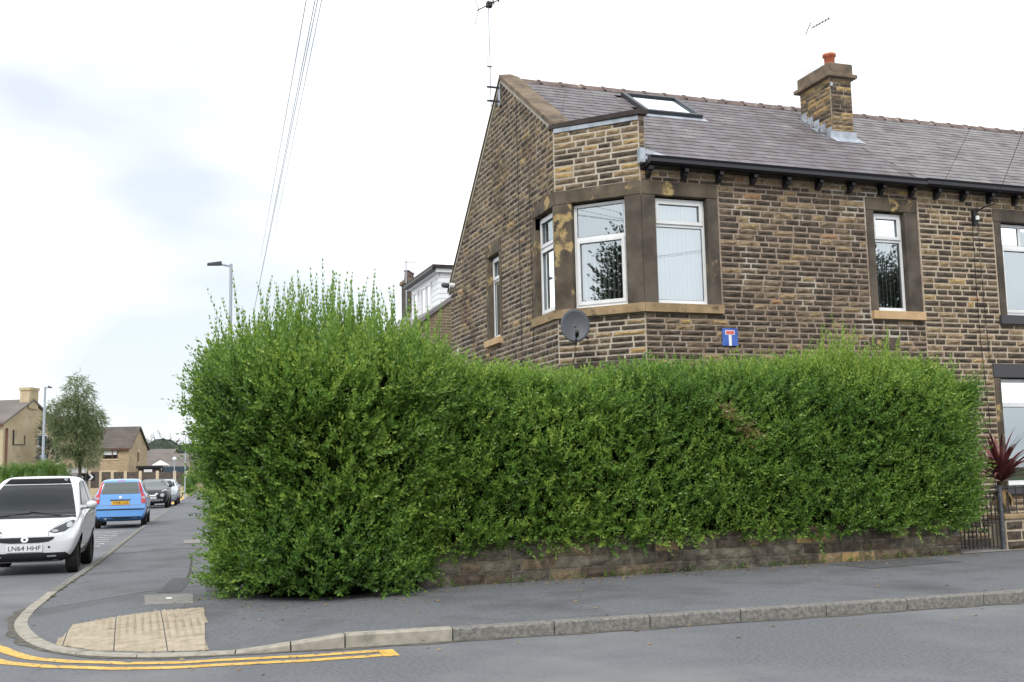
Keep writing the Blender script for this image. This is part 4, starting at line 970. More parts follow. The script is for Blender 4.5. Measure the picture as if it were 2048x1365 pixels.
# a few very tall ones, as the photograph has against the sky
tall = np.array([(1.22, 13.0, 2.8), (1.45, 13.0, 2.85), (1.62, 13.1, 2.9), (2.06, 12.9, 2.9), (2.20, 12.9, 2.9), (2.38, 13.0, 2.9), (2.58, 13.0, 2.9), (2.76, 12.9, 2.9), (2.90, 13.0, 2.85), (3.05, 12.9, 2.8), (3.20, 13.0, 2.75), (.98, 13.0, 2.5), (.72, 13.0, 2.3), (.58, 12.9, 2.1), (1.12, 13.2, 2.7)])
parts.append(shoot_long(tall, np.array([1.05, .95, .80, 1.0, 1.1, .95, .88, 1.0, .9, .92, .75, .75, .6, .55, .95]), .36, .05))
m = 70; zz_ = rng.uniform(1.6, 2.7, m); aa_ = rng.uniform(2.5, 3.9, m); r_ = np.interp(zz_, BZ, BR); P = np.stack([BC[0]+np.cos(aa_)*r_*.92, BC[1]+np.sin(aa_)*r_*.92, zz_], 1)
parts.append(scatter(SHOOT, P, np.stack([np.cos(aa_)*.75, np.sin(aa_)*.75, .75+rng.normal(0, .25, m)], 1), rng.uniform(.7, 1.15, m), np.full(m, .36)))
foliage('foliage', parts, M['leaf'], bush)
# inner mass of twigs
def hull(name, Zs, Rs, c, sx, sy, seg, mat, parent, shrink):
    V = []; F = []
    for z, r in zip(Zs, Rs):
        for k in range(seg): a = 2*math.pi*k/seg; q = max(.03, r-shrink)*(1+.06*math.sin(3*a+z*4)+.04*math.sin(7*a+z*9)); V.append((c[0]+math.cos(a)*q*sx, c[1]+math.sin(a)*q*sy, z))
    m = len(Zs)
    for i in range(m-1):
        for k in range(seg): F.append((i*seg+k, i*seg+(k+1) % seg, (i+1)*seg+(k+1) % seg, (i+1)*seg+k))
    F += [tuple(range(seg)), tuple((m-1)*seg+k for k in range(seg))]
    return tag(G().add(V, F).build(name, mat, parent, smooth=True), kind='stuff')
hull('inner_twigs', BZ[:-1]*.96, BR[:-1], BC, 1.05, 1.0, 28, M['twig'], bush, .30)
for k in range(9):
    a = random.uniform(0, 6.28); p = Vector((2.15+.45*math.cos(a), 13.1+.45*math.sin(a), .1))
    G().tube([p, p+Vector((.15*math.cos(a), .15*math.sin(a), .8)), p+Vector((.5*math.cos(a), .5*math.sin(a), 2.2))], .03, 6, .01).build('stem', M['bark'], bush)

# ---- the clipped hedge behind the low wall
hedge = empty('privet_hedge', (7.4, 13.5, .1), label='long clipped green privet hedge growing over the low stone wall', cat='hedge')
HX0, HX1 = 3.0, 11.72
def top_z(x): return np.interp(x, [3.0, 4.0, 5.5, 7.3, 9.0, 10.5, 11.3, 11.8], [2.72, 2.57, 2.50, 2.60, 2.68, 2.80, 2.76, 2.52])
def hedge_pts(n, inset=0.0):
    x = rng.uniform(HX0, HX1+.15, n); tz = top_z(x); wy = 12.58+(x-3.2)*.0685
    # profile parameter: front face upward, round the shoulder, along the top, down the back
    Lf = tz-.42; tot = Lf+1.55+Lf*.45; q = rng.uniform(0, 1, n)*tot
    y = np.empty(n); z = np.empty(n); ny = np.empty(n); nz = np.empty(n)
    f = q < Lf; zf = .42+q; bul = -.12-.10*np.sin(np.clip((zf-.5)/(tz-.5), 0, 1)*np.pi)
    sh = np.clip((zf-(tz-.35))/.35, 0, 1); y[f] = (wy+bul+.30*sh**2)[f]; z[f] = zf[f]; ny[f] = (-1+.55*sh)[f]; nz[f] = (sh*.9-.05)[f]
    t = (~f) & (q < Lf+1.55); u = (q-Lf)/1.55; y[t] = (wy+.10+u*1.35)[t]; z[t] = (tz+.06*np.sin(u*np.pi))[t]; ny[t] = 0; nz[t] = 1
    b = ~f & ~t; y[b] = (wy+1.5)[b]; z[b] = (tz-(q-Lf-1.55))[b]; ny[b] = 1; nz[b] = .1
    nrm = np.stack([np.zeros(n), ny, nz], 1)
    # rounded right hand end
    k = np.clip((x-(HX1-.35))/.5, 0, 1); y = y+k*k*.35*np.where(f, 1, 0); nrm[:, 0] += k*1.2
    nrm /= np.linalg.norm(nrm, axis=1, keepdims=True); P = np.stack([x, y, z], 1)
    P[:, 2] += np.where(P[:, 2] < .9, .10*vnoise(P, 3.5, 21), 0)
    P += nrm*(.10*vnoise(P, 3.5, 13)+.09*vnoise(P, 8, 14)-inset)[:, None]
    return P, nrm
parts = []
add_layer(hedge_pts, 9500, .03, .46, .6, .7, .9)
add_layer(hedge_pts, 6500, .17, .26, .8, .4, .92)  # deeper layer, its darker leaf tone stands in for shade between the sprigs
n = 700; y = rng.uniform(-.1, 1.3, 500)
m = 2600; x = rng.uniform(HX1-.10, HX1+.22, m); z = rng.uniform(.55, 2.55, m); yy = 12.58+(x-3.2)*.0685+rng.uniform(.0, 1.45, m)          # right hand end face
P = np.stack([x+.08*np.sin(z*3)-.35*np.clip(1.2-z, 0, 1), yy, z], 1); d = np.stack([np.ones(m)*.7, -.2+rng.normal(0, .3, m), .45+rng.normal(0, .3, m)], 1)
parts.append(scatter(SPR, P, d, rng.uniform(.75, 1.1, m), .40+.13*vnoise(P, 4, 9)+rng.normal(0, .08, m)))
n = 950; x = rng.uniform(3.3, 11.6, n); P = np.stack([x, 12.62+(x-3.2)*.0685+rng.uniform(0, 1.25, n), top_z(x)-.04], 1)
clump = np.clip(np.interp(x, [3.3, 7, 8.8, 9.3, 10.2, 10.9, 11.4], [.5, .55, .7, 1.15, 1.5, 1.2, .6]), .4, 2)*(.75+.4*np.sin(x*5.3)*np.sin(x*2.1))
parts.append(shoot_long(P, np.clip(rng.gamma(3, .105, n), .12, .60)*clump+.07, .56, .13))
foliage('foliage', parts, M['leaf'], hedge)
m = 150; q = rng.uniform(-.5, .5, m); P = np.stack([7.55+q*.55+rng.normal(0, .05, m), 12.70+rng.normal(0, .05, m), 2.0-q*.5+rng.normal(0, .06, m)], 1)
foliage('dying_leaves', [scatter(SPR[:5], P, np.stack([rng.normal(0, .4, m), -np.ones(m), .4+rng.normal(0, .4, m)], 1), rng.uniform(.55, .85, m), np.full(m, .5))], leaf_mat('dying_leaf', (0.20, 0.16, 0.06), (0.36, 0.30, 0.13), (0.45, 0.40, 0.2), .3), hedge)
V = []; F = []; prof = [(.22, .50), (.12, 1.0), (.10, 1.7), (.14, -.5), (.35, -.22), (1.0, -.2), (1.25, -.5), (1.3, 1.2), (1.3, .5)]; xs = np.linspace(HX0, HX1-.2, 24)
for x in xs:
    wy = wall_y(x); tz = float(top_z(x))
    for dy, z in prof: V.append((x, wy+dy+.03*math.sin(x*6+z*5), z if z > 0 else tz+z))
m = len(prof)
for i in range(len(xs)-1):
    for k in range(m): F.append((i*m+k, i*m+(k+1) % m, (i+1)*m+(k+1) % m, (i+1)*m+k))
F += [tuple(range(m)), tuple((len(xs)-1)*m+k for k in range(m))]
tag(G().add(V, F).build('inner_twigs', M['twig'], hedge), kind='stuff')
# ---- low stone wall under the hedge
hw = empty('garden_wall', (7.3, 12.9, .1), label='low weathered stone wall under the long hedge', cat='wall')
thw = math.atan(.0685); WW = Wall(3.2, 12.58, thw); LW = (11.50-3.2)/math.cos(thw)
g = G(); g.box((0, -.28, .05), (LW, 0, .58), WW.T); core = g.build('wall_core', noise_mat('wall_dirt', (.09, .08, .06), (.20, .18, .14), 8, 7, .95, .5, 60), hw)
recW = lay(WW, 0, LW, [.09, .24, .38, .52], [], lambda s_, z: pick((.16, .18, .04, 0, 0, .62)) if s_ < 5.5 else pick((.36, .14, .16, .02, 0, .32)), pitch=.14, lens=(.24, .55), joint=.016)
recW += lay(WW, 0, LW, [.525, .62], [], lambda s_, z: pick((.8, .2, 0, 0, 0)), pitch=.1, lens=(.5, .9), joint=.012)
stone_objects(recW, lambda W: core)

# ================================================================== CARS
def car_body(stations, arches, name, paint, root):
    """lofted body (local: X right, Y forward, Z up) with cut wheel arches; returns object and BVH for fitting panels"""
    V = []; F = []; n = 0
    for (y, zb, zs, zt, wb, ws, wt) in stations:
        lp = lambda a, b, t: a+(b-a)*t
        H = [(0, zb), (wb*.85, zb), (wb, zb+.05), (lp(wb, ws, .6)+.012, lp(zb, zs, .42)), (ws, lp(zb, zs, .82)), (ws-.012, zs), (ws-.05, zs+min(.035, (zt-zs)*.2)),
             (lp(ws-.05, wt, .55), lp(zs, zt, .52)), (wt*1.04, lp(zs, zt, .86)), (wt*.90, lp(zs, zt, .985)), (wt*.45, zt-.001), (0, zt)]
        ring = H+[(-x, z) for x, z in H[-2:0:-1]]; n = len(ring); V += [(x, y, z) for x, z in ring]
    m = len(stations)
    for i in range(m-1):
        for k in range(n): F.append((i*n+k, i*n+(k+1) % n, (i+1)*n+(k+1) % n, (i+1)*n+k))
    F += [tuple(range(n)), tuple((m-1)*n+k for k in range(n-1, -1, -1))]
    me = bpy.data.meshes.new(name); me.from_pydata(V, [], F); me.materials.append(paint); me.materials.append(M['black'])
    bm = bmesh.new(); bm.from_mesh(me); bmesh.ops.recalc_face_normals(bm, faces=bm.faces); bm.to_mesh(me); bm.free()
    o = bpy.data.objects.new('body_tmp', me); COL.objects.link(o); sm = o.modifiers.new('s', 'SUBSURF'); sm.levels = 2; sm.render_levels = 2
    dg = bpy.context.evaluated_depsgraph_get(); m1 = bpy.data.meshes.new_from_object(o.evaluated_get(dg)); o.modifiers.clear(); o.data = m1
    bvh = BVHTree.FromPolygons([v.co.copy() for v in m1.vertices], [tuple(p.vertices) for p in m1.polygons])
    cut = G()
    for (yc, zc, r, x0, x1) in arches:
        for sgn in (-1, 1):
            c = G().lathe([(0, 0), (r, 0), (r, x1-x0), (0, x1-x0)], (sgn*x0 if sgn > 0 else -x1, yc, zc), 28, axis='x'); cut.add(c.v, c.f)
    cme = bpy.data.meshes.new('cut'); cme.from_pydata(cut.v, [], cut.f); cme.materials.append(M['black'])
    bm = bmesh.new(); bm.from_mesh(cme); bmesh.ops.remove_doubles(bm, verts=bm.verts, dist=1e-5); bmesh.ops.recalc_face_normals(bm, faces=bm.faces); bm.to_mesh(cme); bm.free()
    co = bpy.data.objects.new('cut_tmp', cme); COL.objects.link(co)
    bo = o.modifiers.new('b', 'BOOLEAN'); bo.operation = 'DIFFERENCE'; bo.object = co; bo.solver = 'EXACT'; bo.material_mode = 'TRANSFER'
    dg = bpy.context.evaluated_depsgraph_get(); dg.update(); m2 = bpy.data.meshes.new_from_object(o.evaluated_get(dg))
    bpy.data.objects.remove(o); bpy.data.objects.remove(co)
    m2.name = 'body'; m2.polygons.foreach_set('use_smooth', [True]*len(m2.polygons)); m2.set_sharp_from_angle(angle=math.radians(38))
    return link('body', m2, root), bvh
AX = {'F': (lambda a, b: Vector((a, 6, b)), Vector((0, -1, 0))), 'R': (lambda a, b: Vector((a, -6, b)), Vector((0, 1, 0))), 'S': (lambda a, b: Vector((6, a, b)), Vector((-1, 0, 0))),
      'L': (lambda a, b: Vector((-6, a, b)), Vector((1, 0, 0))), 'T': (lambda a, b: Vector((a, b, 6)), Vector((0, 0, -1)))}
def patch(name, poly, ax, mat, par, bvh, off=.010, cuts=6):
    """a panel fitted to the body surface, cast along one axis, with real thickness"""
    org, d = AX[ax]; bm = bmesh.new(); f = bm.faces.new([bm.verts.new((a, b, 0)) for a, b in poly]); bmesh.ops.triangulate(bm, faces=[f]); bmesh.ops.subdivide_edges(bm, edges=bm.edges[:], cuts=cuts, use_grid_fill=True)
    last = None
    for v in bm.verts:
        p = org(v.co.x, v.co.y); h = bvh.ray_cast(p, d)
        a_, b_ = v.co.x, v.co.y; q_ = 0
        while h[0] is None and q_ < 60: a_ = a_*.985 if ax in 'FRT' else a_; b_ -= .002 if ax in 'SL' else 0; p = org(a_, b_); h = bvh.ray_cast(p, d); q_ += 1
        if h[0] is None: h = bvh.find_nearest(p+d*5)
        v.co = h[0]-d*off
    r = bmesh.ops.extrude_face_region(bm, geom=bm.faces[:])
    for v in [e_ for e_ in r['geom'] if isinstance(e_, bmesh.types.BMVert)]: v.co += d*(off+.004)
    bmesh.ops.recalc_face_normals(bm, faces=bm.faces); me = bpy.data.meshes.new(name); bm.to_mesh(me); bm.free(); me.materials.append(mat)
    me.polygons.foreach_set('use_smooth', [True]*len(me.polygons)); me.set_sharp_from_angle(angle=math.radians(40))
    return link(name, me, par)
mir = lambda P: [(-a, b) for a, b in P][::-1]
def ell(cx, cz, rx, rz_, n=14): return [(cx+rx*math.cos(2*math.pi*k/n), cz+rz_*math.sin(2*math.pi*k/n)) for k in range(n)]
WHEELS = {}
def wheel(root, x, y, r, w, rim, spokes=5):
    key = (r, w, rim.name)
    if key not in WHEELS:
        t = G().lathe([(r*.66, -w/2), (r*.93, -w/2), (r, -w*.36), (r, w*.36), (r*.93, w/2), (r*.66, w/2), (r*.66, -w/2)], (0, 0, 0), 28, axis='x')
        rm = G().lathe([(0, w*.30), (r*.16, w*.32), (r*.2, w*.24), (r*.58, w*.18), (r*.60, w*.18), (r*.67, w*.47), (r*.67, -w*.47), (0, -w*.4)], (0, 0, 0), 28, axis='x')
        for k in range(spokes):
            a = 2*math.pi*k/spokes; ca, sa = math.cos(a), math.sin(a); q = []
            for rr_, hw in ((r*.12, .035), (r*.63, .028)):
                for xx in (w*.22, w*.40):
                    for s_ in (-1, 1): q.append((xx, ca*rr_-sa*hw*s_, sa*rr_+ca*hw*s_))
            rm.add(q, [(0, 1, 3, 2), (4, 6, 7, 5), (0, 4, 5, 1), (2, 3, 7, 6), (0, 2, 6, 4), (1, 5, 7, 3)])
        ms = []
        for gg, mt, nm in ((t, M['tyre'], 'wheel'), (rm, rim, 'rim')):
            me = bpy.data.meshes.new(nm); me.from_pydata(gg.v, [], gg.f); me.materials.append(mt); bm = bmesh.new(); bm.from_mesh(me); bmesh.ops.recalc_face_normals(bm, faces=bm.faces); bm.to_mesh(me); bm.free(); ms.append(me)
        WHEELS[key] = ms
    a, b = WHEELS[key]; o = link('wheel', a, root, (x, y, r)); o.rotation_euler = (0, 0, 0 if x > 0 else math.pi); link('rim', b, o); return o
def plate(root, txt, ax, x, y, z, mat, w=.52, h=.112, tilt=0):
    p = empty_part('number_plate', root); s_ = 1 if ax == 'R' else -1
    g = G(); g.box((-w/2, -.006, -h/2), (w/2, .006, h/2)); o = g.build('number_plate', mat, root, local=True); bpy.data.objects.remove(p)
    o.location = (x, y, z); o.rotation_euler = (tilt, 0, 0 if ax == 'R' else math.pi)
    me = text_mesh(txt, h*.92); me.materials.clear(); me.materials.append(M['letter']); t = link('lettering', me, o); t.location = (0, -.008, -.002); t.rotation_euler = (math.pi/2, 0, 0); t.scale = (.98, 1.0, 1)
    dim = max(v.co.x for v in me.vertices)-min(v.co.x for v in me.vertices); k = w*.90/dim; t.scale = (k, 1, 1); t['kind'] = 'stuff'
    return o
def empty_part(n, root):
    o = bpy.data.objects.new(n, None); COL.objects.link(o); o.parent = root; return o
def hy(bvh, ax, a, b):
    org, d = AX[ax]; h = bvh.ray_cast(org(a, b), d); return h[0].y

# ---- small white two-seat car, facing the camera
cw = empty('parked_car', (-1.39, 20.12, 0), math.pi-.075, 'small white two seat car parked facing the camera at the left kerb', 'car', 'cars parked along the side street')
ST = [(1.345, .30, .50, .58, .52, .66, .50), (1.31, .22, .58, .67, .62, .74, .58), (1.16, .19, .70, .80, .68, .79, .66), (.98, .18, .79, .87, .69, .80, .70), (.82, .18, .85, .93, .69, .80, .71), (.66, .18, .90, 1.04, .69, .80, .70),
      (.36, .18, .95, 1.33, .69, .80, .65), (.08, .18, .99, 1.48, .69, .80, .61), (-.25, .18, 1.01, 1.545, .69, .80, .60), (-.75, .18, 1.02, 1.545, .69, .80, .60), (-1.05, .20, 1.02, 1.50, .69, .80, .59), (-1.24, .22, 1.0, 1.36, .68, .78, .57), (-1.33, .26, .92, 1.08, .64, .74, .54), (-1.36, .34, .75, .86, .54, .64, .48)]
body, bv = car_body(ST, [(.92, .29, .335, .50, 1.0), (-.94, .30, .345, .50, 1.0)], 'white_body', M['car_white'], cw)
for x in (-.66, .66):
    wheel(cw, x, .92, .29, .17, M['rim_dark'], 6); wheel(cw, x, -.94, .30, .19, M['rim_dark'], 6)
patch('windscreen', [(-.68, .915), (.68, .915), (.625, 1.10), (.555, 1.33), (.52, 1.40), (-.52, 1.40), (-.555, 1.33), (-.625, 1.10)], 'F', M['carglass'], cw, bv)
patch('roof_front_panel', [(-.52, 1.41), (.52, 1.41), (.46, 1.50), (-.46, 1.50)], 'F', M['black_matt'], cw, bv, .007)
sc = patch('scuttle', [(-.70, .868), (.70, .868), (.68, .91), (-.68, .91)], 'F', M['black'], cw, bv, .008)
gr = patch('grille', [(-.43, .585), (.43, .585), (.41, .55), (.34, .515), (.2, .50), (-.2, .50), (-.34, .515), (-.41, .55)], 'F', M['black'], cw, bv, .008)
patch('badge', ell(0, .553, .055, .045), 'F', M['chrome'], gr, bv, .018, 2); patch('badge_centre', ell(0, .553, .024, .017, 10), 'F', M['black'], gr, bv, .022, 1)
lg = patch('lower_grille', [(-.60, .345), (.60, .345), (.655, .29), (.63, .225), (.5, .215), (-.5, .215), (-.63, .225), (-.655, .29)], 'F', M['black'], cw, bv, .010)
for sg in (-1, 1):
    P = [(sg*.33, .300), (sg*.46, .306), (sg*.46, .28), (sg*.33, .276)]; patch('fog_lamp', P if sg > 0 else P[::-1], 'F', M['headlamp'], lg, bv, .018, 1)
    P = [(.34, .665), (.43, .642), (.57, .665), (.665, .735), (.70, .815), (.665, .835), (.59, .81), (.47, .745)]; P = P if sg > 0 else mir(P)
    hl = patch('headlight', P, 'F', M['metal_dark'], cw, bv, .008)
    patch('lamp_lens', ell(sg*.63, .765, .045, .045, 12), 'F', M['headlamp'], hl, bv, .014, 1); patch('indicator', ell(sg*.43, .677, .05, .02, 10), 'F', M['headlamp'], hl, bv, .014, 1)
    ax = 'S' if sg > 0 else 'L'
    patch('side_window', [(.50, 1.06), (.22, 1.31), (0, 1.42), (-.32, 1.46), (-.40, 1.05)], ax, M['carside'], cw, bv); patch('quarter_window', [(-.46, 1.05), (-.42, 1.45), (-.80, 1.44), (-1.02, 1.30), (-1.0, 1.08)], ax, M['carside'], cw, bv)
    patch('door_seam', [(.52, .36), (.50, .98), (.512, .98), (.532, .36)], ax, M['gasket'], cw, bv, .002, 1); patch('door_seam', [(-.45, .36), (-.44, .98), (-.428, .98), (-.438, .36)], ax, M['gasket'], cw, bv, .002, 1)
    patch('sill_trim', [(.58, .20), (.58, .27), (-.56, .27), (-.56, .20)], ax, M['gasket'], cw, bv, .006, 2)
    mr = G(); V = []
    for i in range(5):
        t = i/4; y = .50-.03+.12*t; r = math.sin(math.pi*(.22+.72*t))**.6
        for k in range(10): a = 2*math.pi*k/10; V.append((sg*(.88+.095*r*math.cos(a)), y, 1.055+.068*r*math.sin(a)))
    F = [(i*10+k, i*10+(k+1) % 10, (i+1)*10+(k+1) % 10, (i+1)*10+k) for i in range(4) for k in range(10)]+[tuple(range(10)), tuple(40+k for k in range(10))]
    mr.add(V, F); m_ = mr.build('mirror', M['car_white'], cw, smooth=True, local=True)
    G().box((sg*.74, .48, .99), (sg*.86, .54, 1.01)).build('mirror_foot', M['black'], m_, local=True)
for a, b in (((-.46, .905), (.02, .975)), ((.48, .905), (.0, .95))):
    p = [Vector((a[0]+(b[0]-a[0])*t, 0, a[1]+(b[1]-a[1])*t)) for t in (0, .33, .66, 1)]
    for q in p: q.y = hy(bv, 'F', q.x, q.z)+.022
    G().tube(p, .010, 6).build('wiper', M['black'], cw, local=True)
G().tube([(-.15, -.1, 1.36), (.12, -.1, 1.36)], .035, 8).build('rear_view_mirror', M['black'], cw, local=True)
for sg in (-1, 1):
    P = [(.34, .60), (.33, .66), (.44, .75), (.60, .855), (.608, .848), (.448, .742), (.342, .655), (.35, .60)]; patch('bonnet_seam', P if sg > 0 else mir(P), 'F', M['gasket'], cw, bv, .003, 2)
plate(cw, 'LN64 HHF', 'F', 0, max(hy(bv, 'F', 0, .42), hy(bv, 'F', 0, .46), hy(bv, 'F', 0, .38))+.012, .42, M['plate_w'])
G().tube([(-.355, hy(bv, 'F', -.355, .43)-.01, .43), (-.355, hy(bv, 'F', -.355, .43)+.004, .43)], .018, 8).build('tow_cover', M['black'], cw, local=True)

# ---- light blue hatchback seen from the rear
cb = empty('parked_car', (-.10, 38.10, 0), -.055, 'light blue hatchback parked showing its rear with red upright lamps', 'car', 'cars parked along the side street')
ST = [(1.77, .32, .60, .66, .5, .62, .45), (1.70, .24, .68, .76, .60, .70, .52), (1.45, .2, .84, .92, .70, .775, .6), (1.05, .2, .92, 1.02, .71, .79, .62), (.75, .2, .96, 1.14, .71, .79, .60), (.35, .2, .97, 1.42, .71, .79, .57), (.05, .2, .975, 1.50, .71, .79, .565),
      (-.6, .2, .985, 1.535, .71, .79, .56), (-1.2, .2, 1.0, 1.525, .71, .79, .56), (-1.50, .22, 1.0, 1.50, .71, .785, .555), (-1.60, .25, 1.0, 1.44, .70, .775, .55), (-1.68, .28, .98, 1.18, .69, .765, .56), (-1.73, .29, .86, .98, .68, .76, .6), (-1.765, .30, .62, .70, .66, .745, .62), (-1.77, .34, .55, .60, .60, .70, .58)]
body, bv = car_body(ST, [(1.12, .29, .335, .52, 1.0), (-1.18, .29, .335, .52, 1.0)], 'blue_body', M['car_blue'], cb)
for x in (-.68, .68):
    wheel(cb, x, 1.12, .29, .165, M['rim'], 7); wheel(cb, x, -1.18, .29, .165, M['rim'], 7)
patch('rear_window', [(-.555, 1.06), (.555, 1.06), (.545, 1.16), (.485, 1.42), (-.485, 1.42), (-.545, 1.16)], 'R', M['carglass_pale'], cb, bv)
for sg in (-1, 1):
    P = [(.575, 1.08), (.66, 1.06), (.60, 1.36), (.545, 1.43), (.505, 1.43)]; P = P if sg > 0 else mir(P)
    t1 = patch('tail_lamp', P, 'R', M['redlamp'], cb, bv, .012); P = [(.60, 1.07), (.70, 1.05), (.735, .95), (.74, .76), (.62, .76), (.605, .9)]; P = P if sg > 0 else mir(P)
    t2 = patch('tail_lamp', P, 'R', M['redlamp'], cb, bv, .012); P = [(.625, .965), (.725, .965), (.728, .90), (.62, .90)]; P = P if sg > 0 else mir(P)
    patch('reversing_lamp', P, 'R', M['headlamp'], t2, bv, .018, 1)
    ax = 'S' if sg > 0 else 'L'
    patch('side_window', [(.62, 1.05), (.34, 1.34), (.1, 1.44), (-.15, 1.46), (-.15, 1.04)], ax, M['carside'], cb, bv); patch('side_window', [(-.21, 1.04), (-.21, 1.46), (-.85, 1.46), (-.88, 1.05)], ax, M['carside'], cb, bv)
    patch('quarter_window', [(-.94, 1.06), (-.92, 1.45), (-1.3, 1.42), (-1.36, 1.10)], ax, M['carside'], cb, bv)
    patch('side_strip', [(.85, .56), (-.85, .56), (-.85, .62), (.85, .62)], ax, M['black'], cb, bv, .012, 2)
    for ys in (.70, -.18): patch('door_seam', [(ys, .34), (ys, .97), (ys+.012, .97), (ys+.012, .34)], ax, M['gasket'], cb, bv, .002, 1)
    patch('door_handle', [(.0, .86), (.0, .90), (-.13, .90), (-.13, .86)], ax, M['car_blue'], cb, bv, .025, 1)
patch('handle_strip', [(-.30, .885), (.30, .885), (.30, .855), (-.30, .855)], 'R', M['black'], cb, bv, .014, 2)
patch('bumper_strip', [(-.70, .60), (.70, .60), (.70, .565), (-.70, .565)], 'R', M['black'], cb, bv, .012, 3)
patch('tailgate_seam', [(-.62, .715), (.62, .715), (.62, .703), (-.62, .703)], 'R', M['gasket'], cb, bv, .003, 3)
patch('lower_valance', [(-.60, .36), (.60, .36), (.56, .30), (-.56, .30)], 'R', M['black'], cb, bv, .006, 2)
patch('badge', ell(0, .955, .045, .045, 12), 'R', M['chrome'], cb, bv, .014, 1)
patch('brake_light', [(-.12, 1.455), (.12, 1.455), (.12, 1.475), (-.12, 1.475)], 'R', M['redlamp'], cb, bv, .012, 1)
plate(cb, 'YH08 CXS', 'R', 0, hy(bv, 'R', 0, .79)-.016, .785, M['plate_y'])
G().tube([(-.42, -1.70, .30), (-.42, -1.79, .30)], .032, 10).build('exhaust', M['steel'], cb, local=True)
G().tube([(0, -1.25, 1.52), (0, -1.36, 1.64)], .008, 6).build('aerial', M['black'], cb, local=True)
for x in (-.3, .3): G().box((x-.11, -1.0, 1.08), (x+.11, -.92, 1.33)).build('headrest', M['black'], cb, local=True, bevel=.03)

# ---- black crossover facing the camera
ck = empty('parked_car', (1.38, 64.05, 0), math.pi-.08, 'black crossover car with round lamps parked beyond the blue hatchback', 'car', 'cars parked along the side street')
ST = [(2.06, .36, .66, .74, .6, .72, .5), (2.0, .28, .78, .86, .70, .80, .58), (1.75, .24, .92, 1.0, .78, .87, .68), (1.3, .24, 1.0, 1.08, .79, .88, .70), (.95, .24, 1.04, 1.16, .79, .88, .68), (.5, .24, 1.06, 1.43, .79, .88, .60), (.1, .24, 1.07, 1.55, .79, .88, .58),
      (-.6, .24, 1.09, 1.57, .79, .88, .57), (-1.2, .24, 1.12, 1.52, .79, .88, .56), (-1.7, .28, 1.12, 1.38, .78, .87, .55), (-1.95, .32, 1.05, 1.16, .75, .84, .55), (-2.06, .4, .8, .9, .65, .74, .5)]
body, bv = car_body(ST, [(1.25, .345, .40, .58, 1.1), (-1.28, .345, .40, .58, 1.1)], 'black_body', M['car_black'], ck)
for x in (-.76, .76):
    wheel(ck, x, 1.25, .345, .21, M['rim'], 5); wheel(ck, x, -1.28, .345, .21, M['rim'], 5)
patch('windscreen', [(-.66, 1.12), (.66, 1.12), (.52, 1.48), (-.52, 1.48)], 'F', M['carglass_pale'], ck, bv)
patch('grille', [(-.34, .80), (-.26, .82), (-.14, .72), (.14, .72), (.26, .82), (.34, .80), (.2, .66), (-.2, .66)], 'F', M['chrome'], ck, bv, .012); patch('air_intake', [(-.5, .50), (.5, .50), (.44, .38), (-.44, .38)], 'F', M['gasket'], ck, bv, .01)
for sg in (-1, 1):
    patch('headlight', ell(sg*.56, .70, .105, .105, 16), 'F', M['headlamp'], ck, bv, .02, 2); P = [(.46, .90), (.60, .90), (.78, .98), (.76, 1.0), (.58, .97)]; patch('side_light', P if sg > 0 else mir(P), 'F', M['headlamp'], ck, bv, .014); patch('fog_lamp', ell(sg*.55, .44, .05, .05, 10), 'F', M['headlamp'], ck, bv, .012, 1)
    ax = 'S' if sg > 0 else 'L'
    patch('side_window', [(.75, 1.14), (.40, 1.40), (.05, 1.48), (-.25, 1.49), (-.25, 1.13)], ax, M['carside'], ck, bv); patch('side_window', [(-.31, 1.13), (-.31, 1.49), (-.9, 1.46), (-1.1, 1.22)], ax, M['carside'], ck, bv)
    G().box((sg*.90-.09, .70, 1.10), (sg*.90+.09, .80, 1.24)).build('mirror', M['car_black'], ck, local=True, bevel=.03)
plate(ck, 'YJ63 EXO', 'F', 0, hy(bv, 'F', 0, .57)+.014, .565, M['plate_w'])
# ---- silver hatchback behind it
cs = empty('parked_car', (2.10, 69.3, 0), math.pi-.09, 'silver car parked behind the black crossover, mostly hidden by it', 'car', 'cars parked along the side street')
ST = [(y*1.02, zb, zs, zt, wb*.98, ws*.98, wt) for (y, zb, zs, zt, wb, ws, wt) in ST]
body, bv = car_body(ST, [(1.25, .32, .38, .58, 1.1), (-1.28, .32, .38, .58, 1.1)], 'silver_body', M['car_silver'], cs)
for x in (-.74, .74):
    wheel(cs, x, 1.25, .32, .2, M['rim'], 5); wheel(cs, x, -1.28, .32, .2, M['rim'], 5)
patch('windscreen', [(-.66, 1.12), (.66, 1.12), (.52, 1.48), (-.52, 1.48)], 'F', M['carglass'], cs, bv)
for sg in (-1, 1):
    patch('headlight', ell(sg*.62, .84, .12, .06, 12), 'F', M['headlamp'], cs, bv, .014, 2); ax = 'S' if sg > 0 else 'L'
    patch('side_window', [(.75, 1.14), (.40, 1.40), (.05, 1.48), (-.9, 1.46), (-1.1, 1.22)], ax, M['carside'], cs, bv); G().box((sg*.90-.09, .70, 1.08), (sg*.90+.09, .80, 1.2)).build('mirror', M['car_silver'], cs, local=True, bevel=.03)

